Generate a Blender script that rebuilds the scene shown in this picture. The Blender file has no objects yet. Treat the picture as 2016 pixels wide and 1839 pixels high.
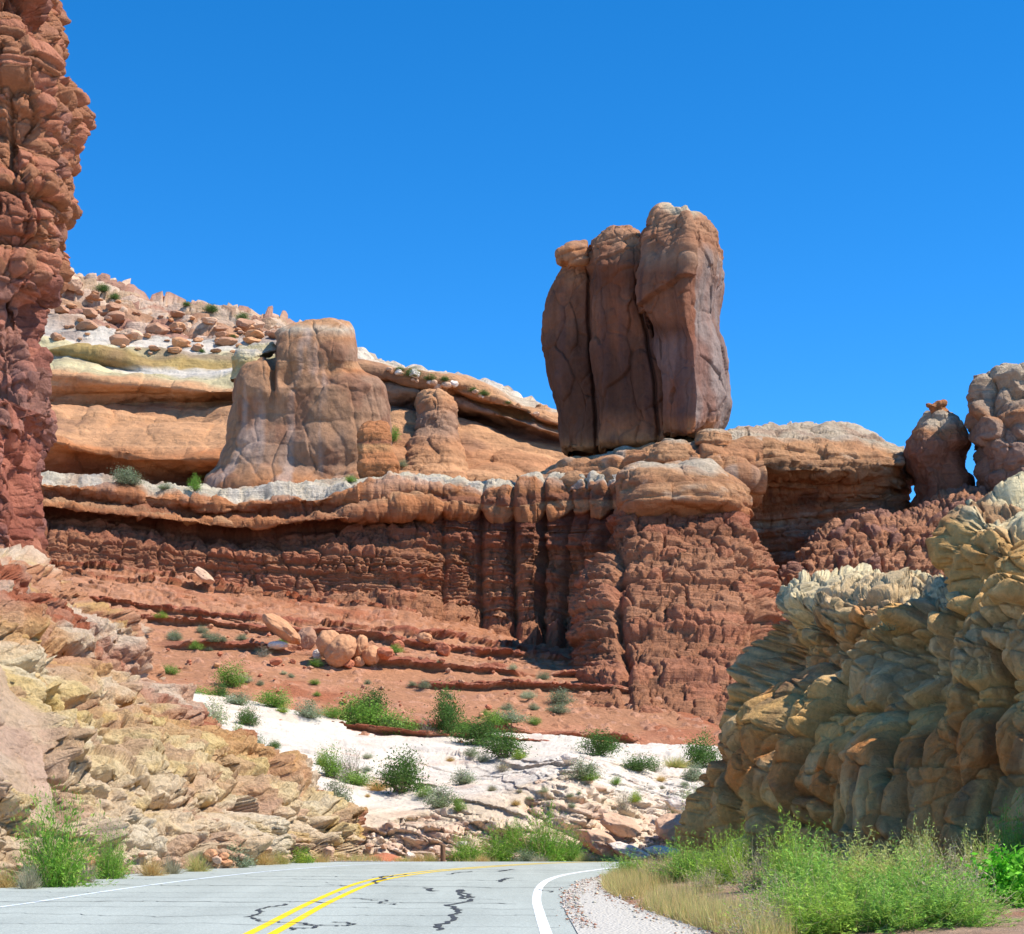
import bpy, math, time
import numpy as np
T0 = time.time()
R = math.radians
S = bpy.context.scene

# ------------------------------------------------------------------ camera, world, sun, exposure
F, CX, HY, CAMH = 3347.0, 1008.0, 1585.0, 1.6        # focal length, centre, horizon in units of a 2016-wide picture
cam = bpy.data.cameras.new('camera')
camo = bpy.data.objects.new('camera', cam)
S.collection.objects.link(camo)
camo.location = (0, 0, CAMH)
camo.rotation_euler = (R(90), 0, 0)
cam.sensor_width = 36.0
cam.lens = 36.0 * F / 2016.0
cam.shift_y = (HY - 919.5) / 2016.0
cam.clip_end = 20000
S.camera = camo
SUN = np.array((0.58, -0.16, 0.80)); SUN = SUN / np.linalg.norm(SUN)
W = bpy.data.worlds.new('World'); S.world = W; W.use_nodes = True
wt = W.node_tree
sky = wt.nodes.new('ShaderNodeTexSky'); sky.sky_type = 'NISHITA'; sky.sun_disc = False
sky.sun_elevation = math.asin(SUN[2]); sky.sun_rotation = math.atan2(SUN[0], SUN[1])
sky.altitude = 3500; sky.air_density = 0.8; sky.dust_density = 0.0; sky.ozone_density = 3.0
hsv = wt.nodes.new('ShaderNodeHueSaturation'); hsv.inputs['Saturation'].default_value = 1.33; hsv.inputs['Value'].default_value = 1.6; hsv.inputs['Hue'].default_value = 0.498
wt.links.new(sky.outputs[0], hsv.inputs['Color'])
wt.links.new(hsv.outputs[0], wt.nodes['Background'].inputs[0])
wt.nodes['Background'].inputs[1].default_value = 0.14
sl = bpy.data.lights.new('sun', 'SUN'); sl.energy = 5.0; sl.angle = R(0.5); sl.color = (1.0, 0.955, 0.88)
so = bpy.data.objects.new('sun', sl); S.collection.objects.link(so)
from mathutils import Vector
so.rotation_euler = Vector(SUN).to_track_quat('Z', 'Y').to_euler()
S.view_settings.view_transform = 'Standard'; S.view_settings.look = 'None'
S.view_settings.exposure = 0.45; S.view_settings.gamma = 1.0
S.cycles.max_bounces = 5; S.cycles.diffuse_bounces = 3; S.cycles.transparent_max_bounces = 8

# ------------------------------------------------------------------ numpy noise kit
rs = np.random.RandomState(7)
LAT = rs.rand(64, 64, 64).astype(np.float32)

def vn(p):
    i = np.floor(p).astype(np.int64); f = (p - i).astype(np.float32); f = f * f * (3 - 2 * f)
    x0, y0, z0 = i[..., 0] & 63, i[..., 1] & 63, i[..., 2] & 63
    x1, y1, z1 = (x0 + 1) & 63, (y0 + 1) & 63, (z0 + 1) & 63
    fx, fy, fz = f[..., 0], f[..., 1], f[..., 2]
    a = LAT[x0, y0, z0] * (1 - fx) + LAT[x1, y0, z0] * fx
    b = LAT[x0, y1, z0] * (1 - fx) + LAT[x1, y1, z0] * fx
    c = LAT[x0, y0, z1] * (1 - fx) + LAT[x1, y0, z1] * fx
    d = LAT[x0, y1, z1] * (1 - fx) + LAT[x1, y1, z1] * fx
    return (a * (1 - fy) + b * fy) * (1 - fz) + (c * (1 - fy) + d * fy) * fz

def fbm(p, size, octaves=4, gain=0.5, seed=0, sz=1.0):
    """-1..1 noise; size = metres of the largest lump, sz = vertical stretch"""
    q = p / np.array((size, size, size * sz)) + seed * 17.31 + 300.0
    s, a, t = 0.0, 1.0, 0.0
    for o in range(octaves):
        s = s + a * (vn(q) * 2 - 1); t += a
        q = q * 2.03 + 11.7; a *= gain
    return s / t * 1.4

def hsh(a, b, c, seed=0):
    h = (a * 374761393 + b * 668265263 + c * 2147483647 + seed * 144665) & 0xffffffff
    h = ((h ^ (h >> 13)) * 1274126177) & 0xffffffff
    h = ((h ^ (h >> 16)) * 2246822519) & 0xffffffff
    h = h ^ (h >> 15)
    return (h & 0xffffff) / float(0xffffff)

def vor(q, seed=0):
    """F1, F2, three randoms of the nearest cell, vector from its centre"""
    b = np.floor(q - 0.5).astype(np.int64)
    n = q.shape[:-1]
    F1 = np.full(n, 9.0); F2 = np.full(n, 9.0); r = [np.zeros(n) for _ in range(3)]; v = np.zeros(n + (3,))
    for dx in (0, 1):
        for dy in (0, 1):
            for dz in (0, 1):
                i, j, k = b[..., 0] + dx, b[..., 1] + dy, b[..., 2] + dz
                h = [hsh(i, j, k, seed + s) for s in range(3)]
                c = np.stack([i + 0.5 + (h[0] - .5) * .75, j + 0.5 + (h[1] - .5) * .75, k + 0.5 + (h[2] - .5) * .75], -1)
                d = q - c; L = np.sqrt((d * d).sum(-1))
                near = L < F1
                F2 = np.where(near, F1, np.minimum(F2, L)); F1 = np.where(near, L, F1)
                for s in range(3): r[s] = np.where(near, h[(s + 1) % 3], r[s])
                v = np.where(near[..., None], d, v)
    return F1, F2, r, v

def facets(p, size, amp, slope=0.5, crack=0.3, seed=0, st=(1, 1, 1), rough=0.25):
    """angular broken rock: planar faces tilted their own way that cut each other along creases"""
    w = p + np.stack([fbm(p, size * 1.3, 2, seed=seed + 3 + k) for k in range(3)], -1) * size * rough
    q = w / (size * np.array(st)); b = np.floor(q - 0.5).astype(np.int64)
    n = q.shape[:-1]; best = np.full(n, -9.0); sec = np.full(n, -9.0); rid = np.zeros(n)
    for dx in (0, 1):
        for dy in (0, 1):
            for dz in (0, 1):
                i, j, k = b[..., 0] + dx, b[..., 1] + dy, b[..., 2] + dz
                h = [hsh(i, j, k, seed + t) for t in range(4)]
                v = q - np.stack([i + 0.5 + (h[0] - .5) * .75, j + 0.5 + (h[1] - .5) * .75, k + 0.5 + (h[2] - .5) * .75], -1)
                g = (v[..., 0] * (h[1] - .5) + v[..., 1] * (h[2] - .5) + v[..., 2] * (h[0] - .5)) * 2
                val = (h[3] - .5) * 1.1 + g * slope * 2 - 4.0 * np.maximum(np.sqrt((v * v).sum(-1)) - .46, 0)
                m = val > best
                sec = np.where(m, best, np.maximum(sec, val)); best = np.where(m, val, best); rid = np.where(m, (h[3] * 7.13 + h[0] * 3.7) % 1.0, rid)
    e = np.clip((best - sec) / 0.18, 0, 1)
    return amp * (best - .15 - crack * .35 * (1 - e) ** 2), rid

def steps(p, size, amp, slope=0.5, crack=0.3, seed=0, st=(1, 1, 1), rough=0.25):
    w = p + np.stack([fbm(p, size * 1.3, 3, seed=seed + 3 + k) for k in range(3)], -1) * size * rough
    F1, F2, r, v = vor(w / (size * np.array(st)), seed)
    g = np.stack([r[0] - .5, r[1] - .5, r[2] - .5], -1) * 2
    e = np.clip((F2 - F1) / 0.10, 0, 1)
    return amp * ((r[0] - .5) * 1.2 + (g * v).sum(-1) * slope * 2 - crack * (1 - e) ** 2), r[1]

def Hdir(N, k=.3, up=.12):
    H = N.copy(); H[..., 1] -= k; H[..., 2] = up
    return H / np.linalg.norm(H, axis=-1, keepdims=True)

def blocks(p, H, Wd, amp, seed=0, tilt=(0, 0), group=3, sharp=0.2, layer=1.0):
    """bedded sandstone: rounded courses of uneven height cut by upright joints that run through several courses"""
    z = p[..., 2] + tilt[0] * p[..., 0] + tilt[1] * p[..., 1] + fbm(p, Wd * 4, 2, seed=seed + 5) * H * .55
    t = z / H
    t = t + 0.75 * (vn(np.stack([t * .9 + seed, t * 0, t * 0], -1) + 200) * 2 - 1)
    k = np.floor(t).astype(np.int64); f = t - k
    kg = k // group
    L = hsh(k, k * 0 + 3, k * 0, seed)
    ws = Wd * (0.55 + 0.9 * hsh(kg, kg * 0, kg * 0 + 1, seed))
    wx = p + np.stack([fbm(p, Wd, 2, seed=seed + 1), fbm(p, Wd, 2, seed=seed + 2), p[..., 2] * 0], -1) * Wd * .22
    q = np.stack([wx[..., 0] / ws + kg * 7.3, wx[..., 1] / ws + kg * 3.1, kg * 1.0 + 0.5 + k * 0.0], -1)
    q[..., 2] = kg + 1.0
    F1, F2, r, v = vor(q, seed)
    e = np.clip((F2 - F1) / sharp, 0, 1) ** 0.5
    bed = np.clip(1 - np.abs(2 * f - 1) ** 4, 0, 1) ** 0.6
    pc = hsh((r[0] * 9999).astype(np.int64), k, k * 0, seed + 9)
    d = e * bed * 0.9 + (r[1] - .5) * .7 + (pc - .5) * .55 + (L - .5) * 1.0 * layer
    return amp * d, pc

def C(r, g, b):
    return np.array([((v / 255.0 + 0.055) / 1.055) ** 2.4 if v > 10 else v / 255 / 12.92 for v in (r, g, b)])

# ------------------------------------------------------------------ mesh plumbing
COL = S.collection
def P(dx, dy, D):
    return np.array(((dx - CX) / F * D, D, CAMH + (HY - dy) / F * D))

def mesh_from(name, V, faces, mat, col=None, smooth=True, parent=None, origin=None):
    me = bpy.data.meshes.new(name)
    V = np.asarray(V, dtype=np.float32)
    if origin is not None: V = V - np.asarray(origin, dtype=np.float32)
    faces = np.asarray(faces, dtype=np.int32)
    n = faces.shape[1]
    me.vertices.add(len(V)); me.vertices.foreach_set('co', V.ravel())
    me.loops.add(faces.size); me.loops.foreach_set('vertex_index', faces.ravel())
    me.polygons.add(len(faces)); me.polygons.foreach_set('loop_start', np.arange(0, faces.size, n, dtype=np.int32))
    me.update(calc_edges=True); me.validate()
    if smooth: me.polygons.foreach_set('use_smooth', np.ones(len(me.polygons), dtype=bool))
    if col is not None:
        a = me.attributes.new('albedo', 'FLOAT_COLOR', 'POINT')
        c = np.ones((len(V), 4), dtype=np.float32); c[:, :3] = np.clip(col, 0.0, 1)
        a.data.foreach_set('color', c.ravel())
    me.materials.append(mat)
    o = bpy.data.objects.new(name, me); COL.objects.link(o)
    if origin is not None and parent is None: o.location = origin
    if parent is not None: o.parent = parent
    return o

def tag(o, label, cat, group=None):
    o['label'] = label; o['category'] = cat
    if group: o['group'] = group
    return o
def struct(o, kind='structure'):
    o['kind'] = kind; return o
def empty(name, loc, label, cat, group=None):
    o = bpy.data.objects.new(name, None); COL.objects.link(o); o.location = loc; o.empty_display_size = .2
    return tag(o, label, cat, group)

def grid_faces(nv, nu, wrap=False):
    a = np.arange(nv * nu).reshape(nv, nu)
    if wrap: a = np.concatenate([a, a[:, :1]], 1)
    return np.stack([a[:-1, :-1], a[:-1, 1:], a[1:, 1:], a[1:, :-1]], -1).reshape(-1, 4)

def normals(G, wrap=False):
    du = np.empty_like(G); dv = np.empty_like(G)
    if wrap: du = np.roll(G, -1, 1) - np.roll(G, 1, 1)
    else:
        du[:, 1:-1] = G[:, 2:] - G[:, :-2]; du[:, 0] = G[:, 1] - G[:, 0]; du[:, -1] = G[:, -1] - G[:, -2]
    dv[1:-1] = G[2:] - G[:-2]; dv[0] = G[1] - G[0]; dv[-1] = G[-1] - G[-2]
    n = np.cross(du, dv); L = np.linalg.norm(n, axis=-1, keepdims=True)
    return n / np.maximum(L, 1e-9)

def blur_n(N, k):
    for _ in range(k):
        M = N.copy(); M[1:-1] += N[2:] + N[:-2]; M[:, 1:-1] += N[:, 2:] + N[:, :-2]; N = M
    return N / np.maximum(np.linalg.norm(N, axis=-1, keepdims=True), 1e-9)

def resample(pts, nu):
    pts = np.array(pts, float)
    dx = np.diff(pts[:, 0])
    if (dx > 0).all(): t = (pts[:, 0] - pts[0, 0]) / (pts[-1, 0] - pts[0, 0])
    else:
        Q = np.array([P(*p) for p in pts]); s = np.r_[0, np.cumsum(np.linalg.norm(np.diff(Q, axis=0), axis=1))]; t = s / s[-1]
    u = np.linspace(0, 1, nu)
    return np.stack([np.interp(u, t, pts[:, k]) for k in range(3)], -1)

def to_world(A):
    return np.stack([(A[..., 0] - CX) / F * A[..., 1 + 1], A[..., 2], CAMH + (HY - A[..., 1]) / F * A[..., 2]], -1)

SHEETS = {}
def loft(rows, nu, q=2.4, jit=0.0, jsize=10, curve_u=True, hid=2, extL=0, extR=0):
    """rows: [(points (dx,dy,D), colour)] from foot to top and over the back"""
    Rw = [resample(r[0], nu) for r in rows]
    if curve_u:   # take the corners off each feature line
        for i, a in enumerate(Rw):
            k = max(3, nu // 60) | 1; ker = np.hanning(k + 2)[1:-1]; ker /= ker.sum()
            b = np.stack([np.convolve(np.pad(a[:, c], k // 2, 'edge'), ker, 'valid') for c in range(3)], -1)
            Rw[i] = b
    for i, a in enumerate(Rw):     # carry the rock on past the edges of the view
        if extL: a = np.concatenate([a[:1] + np.stack([np.linspace(-extL, 0, int(extL / 8), endpoint=False), np.zeros(int(extL / 8)), np.zeros(int(extL / 8))], -1), a])
        if extR: a = np.concatenate([a, a[-1:] + np.stack([np.linspace(extR, 0, int(extR / 8), endpoint=False)[::-1], np.zeros(int(extR / 8)), np.zeros(int(extR / 8))], -1)])
        Rw[i] = a
    nu = len(Rw[0])
    G, Cc, Vv = [], [], []
    for i in range(len(rows) - 1):
        L = np.abs(Rw[i + 1][:, :2] - Rw[i][:, :2]).max()
        n = max(5, int(L / q))
        if i < len(rows) - 1 - hid:
            wl = np.median(np.linalg.norm(to_world(Rw[i + 1]) - to_world(Rw[i]), axis=-1)) / (np.median(Rw[i][:, 2]) / 1700)
            n = int(max(n, min(wl / 2.2, n * 5)))
        t = np.arange(n) / n
        for a in t:
            G.append(Rw[i] * (1 - a) + Rw[i + 1] * a); Vv.append(i + a)
    G.append(Rw[-1]); Vv.append(len(rows) - 1.0)
    G = to_world(np.array(G)); Vv = np.repeat(np.array(Vv)[:, None], nu, 1)
    vj = Vv + (fbm(G, jsize, 4, seed=4) * jit if jit else 0)
    vj = np.clip(vj, 0, len(rows) - 1.001)
    cols = np.array([r[1] for r in rows]); i0 = vj.astype(int); f = (vj - i0)[..., None]
    f = np.clip((f - .5) * 2.2 + .5, 0, 1)
    Cc = cols[i0] * (1 - f) + cols[np.minimum(i0 + 1, len(rows) - 1)] * f
    return G, Cc, Vv

def body(secs, nu, plan=None, q=2.4, wrapn=4.0, smooth_v=True):
    """closed upright rock: secs = (dy, xl, xr, D, depth_m, colour); plan = loop of (a, d) going left, front, right, back"""
    if plan is None:
        th = np.linspace(0, 2 * math.pi, 65)[:-1] + math.pi
        c, s = np.cos(th), np.sin(th)
        e = 2.0 / wrapn
        plan = np.stack([0.5 + 0.5 * np.sign(c) * np.abs(c) ** e, 0.5 + 0.5 * np.sign(s) * np.abs(s) ** e], -1)
    plan = np.array(plan, float); cl = np.vstack([plan, plan[:1]])
    w = np.linalg.norm(np.diff(cl, axis=0) * np.array((1, .6)), axis=1); w = w * np.where((cl[:-1, 1] + cl[1:, 1]) > 1.4, .35, 1)
    t = np.r_[0, np.cumsum(w)]; t /= t[-1]
    u = np.linspace(0, 1, nu, endpoint=False)
    pl = np.stack([np.interp(u, t, cl[:, k]) for k in range(2)], -1)
    k = max(3, nu // (40 if len(plan) > 30 else 180)) | 1; ker = np.hanning(k + 2)[1:-1]; ker /= ker.sum()
    pl = np.stack([np.convolve(np.pad(pl[:, c], k // 2, 'wrap'), ker, 'valid') for c in range(2)], -1)
    se = np.array([s[:5] for s in secs], float); cols = np.array([s[5] for s in secs])
    L = np.abs(np.diff(se[:, 0])) + .5 * np.abs(np.diff(se[:, 1])) + .5 * np.abs(np.diff(se[:, 2]))
    tt = [];
    for i, l in enumerate(L):
        n = max(4, int(l / q)); tt += list(i + np.arange(n) / n)
    tt.append(len(se) - 1.0); tt = np.array(tt)
    sv = np.stack([np.interp(tt, np.arange(len(se)), se[:, k]) for k in range(5)], -1)
    if smooth_v:
        ker = np.hanning(7)[1:-1]; ker /= ker.sum()
        sm = np.stack([np.convolve(np.pad(sv[:, c], 2, 'edge'), ker, 'valid') for c in range(5)], -1); sm[0] = sv[0]; sm[-1] = sv[-1]; sv = sm
    dx = sv[:, 1:2] + (sv[:, 2:3] - sv[:, 1:2]) * pl[None, :, 0]
    D = sv[:, 3:4] + sv[:, 4:5] * pl[None, :, 1]
    dy = np.repeat(sv[:, 0:1], nu, 1)
    # widths are seen widths at the front distance, heights true heights at that distance
    Df = sv[:, 3:4] + sv[:, 4:5] * np.minimum(pl[None, :, 1], .5)
    z = CAMH + (HY - dy) / F * Df
    G = np.stack([(dx - CX) / F * D, D, z], -1)
    i0 = np.minimum(tt.astype(int), len(se) - 2); f = (tt - i0)[:, None]
    cc = cols[i0] * (1 - f) + cols[i0 + 1] * f
    Cc = np.repeat(cc[:, None], nu, 1)
    Vv = np.repeat(tt[:, None], nu, 1)
    for f_ in (.5, 0.001):      # close the top
        c0 = G[len(tt) - 1].mean(0); r_ = c0 + (G[len(tt) - 1] - c0) * f_
        G = np.concatenate([G, r_[None]]); Cc = np.concatenate([Cc, Cc[-1:]]); Vv = np.concatenate([Vv, Vv[-1:]])
    return G, Cc, Vv

def emit(name, G, Cc, mat, wrap=False, parent=None, key=None, origin=None, flat=False):
    nv, nu = G.shape[:2]
    if key: SHEETS[key] = G.reshape(-1, 3)
    Cc = Cc * {'varnished_sandstone': .80, 'bedded_red_sandstone': .86, 'far_sandstone': .88, 'red_talus_soil': .90}.get(mat.name, 1.0)
    if origin is None and parent is None:
        f = G.reshape(-1, 3); origin = (f[:, 0].mean(), f[:, 1].mean(), f[:, 2].min())
    if origin is None: origin = parent.location
    return mesh_from(name, G.reshape(-1, 3), grid_faces(nv, nu, wrap), mat, Cc.reshape(-1, 3), smooth=not flat, parent=parent, origin=origin)

def spot(dx, dy, key, near=True):
    """the place on a built surface seen at (dx, dy)"""
    V = SHEETS[key]
    ex = CX + V[:, 0] / V[:, 1] * F - dx; ey = HY - (V[:, 2] - CAMH) / V[:, 1] * F - dy
    d = ex * ex + ey * ey
    m = np.where(d < max(d.min() * 1.5, 30.0))[0]
    return V[m[np.argmin(V[m, 1])]]

# ------------------------------------------------------------------ materials
def nodes(name):
    m = bpy.data.materials.new(name); m.use_nodes = True
    nt = m.node_tree; b = nt.nodes['Principled BSDF']
    b.inputs['Roughness'].default_value = 0.95; b.inputs['Specular IOR Level'].default_value = 0.12
    return m, nt, b

def noise(nt, scale, detail=6, rough=.6, vec=None, stretch=None):
    n = nt.nodes.new('ShaderNodeTexNoise'); n.inputs['Scale'].default_value = scale
    n.inputs['Detail'].default_value = detail; n.inputs['Roughness'].default_value = rough
    g = nt.nodes.new('ShaderNodeNewGeometry')
    if stretch:
        mp = nt.nodes.new('ShaderNodeMapping'); mp.inputs['Scale'].default_value = stretch
        nt.links.new(g.outputs['Position'], mp.inputs[0]); nt.links.new(mp.outputs[0], n.inputs['Vector'])
    else: nt.links.new(g.outputs['Position'], n.inputs['Vector'])
    return n

def math_n(nt, op, a, b):
    m = nt.nodes.new('ShaderNodeMath'); m.operation = op
    for i, v in enumerate((a, b)):
        if isinstance(v, (int, float)): m.inputs[i].default_value = v
        else: nt.links.new(v, m.inputs[i])
    return m.outputs[0]

def mapr(nt, x, a, b, c, d):
    m = nt.nodes.new('ShaderNodeMapRange'); nt.links.new(x, m.inputs[0])
    for i, v in enumerate((a, b, c, d)): m.inputs[i + 1].default_value = v
    return m.outputs[0]

def rock_mat(name, s, bump=1.0, streak=0.0, var=0.3, bed=0.0):
    """s = metres of the fine grain; colour comes from the surface's own mineral colour plus grain"""
    m, nt, b = nodes(name)
    at = nt.nodes.new('ShaderNodeAttribute'); at.attribute_name = 'albedo'
    n1 = noise(nt, 1.6 / s, 9, .74); n2 = noise(nt, .3 / s, 6, .62)
    v = math_n(nt, 'MULTIPLY', mapr(nt, n1.outputs[0], .3, .7, 1 - var, 1 + var * .8), mapr(nt, n2.outputs[0], .3, .7, 1 - var * .5, 1 + var * .4))
    if streak:
        n3 = noise(nt, .9 / s, 5, .65, stretch=(1, 1, .07))
        v = math_n(nt, 'MULTIPLY', v, mapr(nt, n3.outputs[0], .35, .62, 1 - streak, 1.05))
    if bed:
        n4 = noise(nt, .8 / s, 4, .6, stretch=(.09, .09, 1.5))
        v = math_n(nt, 'MULTIPLY', v, mapr(nt, n4.outputs[0], .35, .65, 1 - bed, 1 + bed * .5))
    vm = nt.nodes.new('ShaderNodeVectorMath'); vm.operation = 'SCALE'
    nt.links.new(at.outputs['Color'], vm.inputs[0]); nt.links.new(v, vm.inputs['Scale'])
    nt.links.new(vm.outputs[0], b.inputs['Base Color'])
    h = math_n(nt, 'ADD', n1.outputs[0], math_n(nt, 'MULTIPLY', n2.outputs[0], 1.5))
    if bed: h = math_n(nt, 'ADD', h, n4.outputs[0])
    bp = nt.nodes.new('ShaderNodeBump'); bp.inputs['Strength'].default_value = min(1, .8 * bump); bp.inputs['Distance'].default_value = s * .9 * bump
    nt.links.new(h, bp.inputs['Height']); nt.links.new(bp.outputs[0], b.inputs['Normal'])
    return m

M_FAR = rock_mat('far_sandstone', 1.5, .8, 0.0, .22, .15)
M_WALL = rock_mat('bedded_red_sandstone', 0.9, 1.0, 0.12, .22, .12)
M_SMOOTH = rock_mat('varnished_sandstone', 1.1, .6, 0.25, .18, .0)
M_WHITE = rock_mat('pale_slickrock', 0.5, .7, 0.0, .10, .10)
M_SOIL = rock_mat('red_talus_soil', 0.6, 1.0, 0.0, .22)
M_NEAR = rock_mat('grey_tan_sandstone', 0.22, 1.0, 0.18, .25, .0)
M_BANK = rock_mat('crumbly_yellow_sandstone', 0.25, 1.1, 0.0, .22)
M_TOWER = rock_mat('blocky_red_sandstone', 0.45, 1.0, 0.0, .22, .0)

RED, RED2, DRED = C(188, 129, 94), C(200, 142, 106), C(164, 107, 80)
TAN, TAN2, ORG = C(212, 158, 114), C(200, 142, 100), C(204, 136, 90)
WHT, CRM, YEL = C(216, 202, 184), C(210, 188, 160), C(212, 194, 150)
VAR, VARG = C(138, 102, 84), C(180, 140, 112)
SOIL = C(198, 140, 102)

def mixc(Cc, col, m):
    m = np.clip(m, 0, 1)[..., None]; return Cc * (1 - m) + np.asarray(col) * m
def bands(G, Cc, h, amt, seed=0, tilt=(0, 0)):
    z = G[..., 2] + tilt[0] * G[..., 0] + tilt[1] * G[..., 1] + fbm(G, h * 8, 2, seed=seed) * h * .8
    k = vn(np.stack([z / h + seed, z * 0 + 5, z * 0], -1) + 100) * .6 + vn(np.stack([z / h * 3.1 + seed, z * 0 + 9, z * 0], -1) + 100) * .4
    return Cc * (1 + (k - .5) * 2 * amt)[..., None]
def patches(G, Cc, size, col, amt, thr=.1, seed=0, sz=1.0, soft=.35):
    n = fbm(G, size, 4, seed=seed + 31, sz=sz)
    return mixc(Cc, col, np.clip((n - thr) / soft, 0, 1) * amt)

# ================================================================== THE ROCK, far to near
# ---- far left cliff with its boulder slope, pale band and alcove
def far_left():
    xs = (60, 130, 200, 300, 420, 500, 590, 640)
    def row(dys, Ds): return [(x, y, d) for x, y, d in zip(xs, dys, Ds)]
    rows = [
        (row((985, 985, 990, 995, 1000, 1005, 1005, 1005), [243] * 8), DRED),
        (row((930, 935, 940, 950, 950, 945, 940, 940), [246, 247, 249, 250, 250, 250, 250, 250]), DRED),
        (row((862, 872, 892, 905, 905, 900, 895, 890), [240, 238, 243, 242, 240, 240, 240, 240]), ORG),      # brow over the lower hollow
        (row((845, 850, 852, 862, 868, 862, 860, 860), [246, 246, 247, 247, 247, 246, 246, 246]), TAN),
        (row((830, 828, 825, 832, 830, 828, 825, 825), [254, 256, 258, 260, 260, 258, 256, 255]), TAN),
        (row((800, 800, 798, 792, 790, 790, 790, 790), [263, 265, 267, 268, 268, 266, 264, 262]), TAN2),
        (row((735, 740, 752, 760, 772, 770, 765, 765), [263, 263, 263, 264, 262, 262, 262, 262]), TAN),
        (row((722, 726, 738, 745, 752, 750, 745, 745), [268, 268, 268, 270, 268, 268, 268, 268]), YEL),
        (row((700, 706, 722, 738, 742, 735, 730, 730), [274, 275, 276, 272, 272, 272, 272, 272]), WHT),
        (row((688, 690, 700, 725, 738, 722, 720, 720), [273, 272, 272, 274, 276, 276, 276, 276]), C(190, 158, 100)),
        (row((672, 676, 686, 702, 700, 692, 690, 690), [276, 275, 275, 276, 280, 280, 280, 280]), YEL),
        (row((664, 668, 676, 690, 690, 680, 678, 678), [286, 286, 286, 288, 290, 290, 290, 290]), WHT),
        (row((600, 612, 624, 644, 650, 655, 665, 670), [305, 305, 306, 308, 310, 312, 314, 315]), C(188, 142, 110)),
        (row((500, 531, 550, 586, 603, 612, 640, 668), [335, 335, 335, 336, 336, 336, 336, 336]), C(196, 162, 130)),
        (row((505, 536, 555, 590, 608, 618, 648, 680), [380, 380, 380, 380, 380, 380, 380, 380]), CRM),
        (row((900, 900, 900, 900, 900, 900, 900, 900), [440] * 8), CRM)]
    G, Cc, V = loft(rows, 250, q=2.4, jit=.22, jsize=12, extL=300)
    N = blur_n(normals(G), 6)
    rub = np.clip((V - 11.2) / .8, 0, 1) * np.clip((14.6 - V) / .6, 0, 1)
    fa, fr = facets(G, 5.0, 1.6, .9, .8, seed=3, st=(2.2, 1.2, .6), rough=.15)
    fb, fr2 = steps(G, 2.0, .8, .6, .6, seed=8, st=(1.8, 1.2, .6))
    bl, _ = blocks(G, 3.2, 12, .7, seed=2, tilt=(-.05, 0), sharp=.4)
    smooth = 1 - rub
    d = rub * (fa + fb) + smooth * (fbm(G, 9, 5, .45, seed=2, sz=.5) * 1.6 + bl * .7)
    G2 = G + N * d[..., None]
    Cc = bands(G, Cc, 3.0, .14, 1, (-.04, 0))
    Cc = patches(G, Cc, 10, VAR, .55, .12, 1, sz=.4)
    Cc = np.where((rub > .5)[..., None], mixc(Cc, C(176, 128, 108), (fr > .62) * .8), Cc)
    Cc = np.where((rub > .5)[..., None], mixc(Cc, C(226, 196, 168), (fr2 > .66) * .7), Cc)
    o = emit('cliff', G2, Cc, M_FAR, key='farleft')
    tag(o, 'far tan cliff with a pale yellow band and a boulder-covered slope above it', 'cliff')
far_left()

# ---- far right cliff with the long overhanging ledge
def far_right():
    xs = (640, 700, 760, 830, 880, 950, 1000, 1060, 1100, 1180)
    def row(dys, Ds): return [(x, y, d) for x, y, d in zip(xs, dys, Ds)]
    rows = [
        (row((985,) * 10, [226] * 10), TAN2),
        (row((935, 935, 935, 945, 950, 950, 955, 958, 960, 960), [228] * 10), TAN),
        (row((880, 880, 880, 900, 905, 910, 915, 925, 930, 935), [236] * 10), TAN2),
        (row((815, 815, 822, 830, 836, 850, 862, 880, 888, 895), [242, 242, 242, 242, 243, 243, 243, 243, 243, 243]), TAN),
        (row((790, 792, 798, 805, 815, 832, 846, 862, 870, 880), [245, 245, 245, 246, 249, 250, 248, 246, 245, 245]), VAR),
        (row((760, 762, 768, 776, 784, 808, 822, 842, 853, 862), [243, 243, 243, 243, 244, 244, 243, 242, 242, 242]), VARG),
        (row((738, 740, 745, 762, 768, 792, 808, 830, 843, 855), [247] * 10), TAN),
        (row((728, 732, 738, 752, 762, 784, 800, 822, 835, 848), [243] * 10), TAN2),        # ledge lip
        (row((722, 725, 730, 745, 754, 777, 792, 815, 828, 842), [243] * 10), TAN),
        (row((712, 715, 722, 738, 748, 765, 785, 806, 820, 840), [252] * 10), CRM),
        (row((690, 692, 712, 733, 748, 752, 772, 802, 826, 850), [262] * 10), C(228, 208, 184)),
        (row((692, 694, 714, 736, 750, 756, 778, 805, 830, 850), [280] * 10), CRM),
        (row((900,) * 10, [320] * 10), CRM)]
    G, Cc, V = loft(rows, 260, jit=.2, jsize=10)
    N = blur_n(normals(G), 4)
    bl, _ = blocks(G, 2.2, 14, .7, seed=12, tilt=(.13, 0), sharp=.4)
    fa, fr = facets(G, 2.6, 1.3, .85, .4, seed=5, st=(1.8, 1.2, .8))
    top = np.clip((V - 9) / .5, 0, 1)
    d = (1 - top) * (fbm(G, 8, 5, .5, seed=9, sz=.45) * 1.0 + bl) + top * fa
    d *= np.clip(1 - np.abs(V - 7.4) * .0, 0, 1)
    Cc = bands(G, Cc, 2.2, .16, 2, (.13, 0)); Cc = patches(G, Cc, 7, VAR, .5, .15, 7, sz=.6)
    st = fbm(G, 2.2, 3, seed=12, sz=12.0)
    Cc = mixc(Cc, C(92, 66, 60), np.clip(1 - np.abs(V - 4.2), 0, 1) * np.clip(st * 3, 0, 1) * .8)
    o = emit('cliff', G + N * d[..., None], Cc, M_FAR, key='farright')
    tag(o, 'far tan cliff behind the balanced rock with a long overhanging ledge that slopes down right', 'cliff')
far_right()

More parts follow.
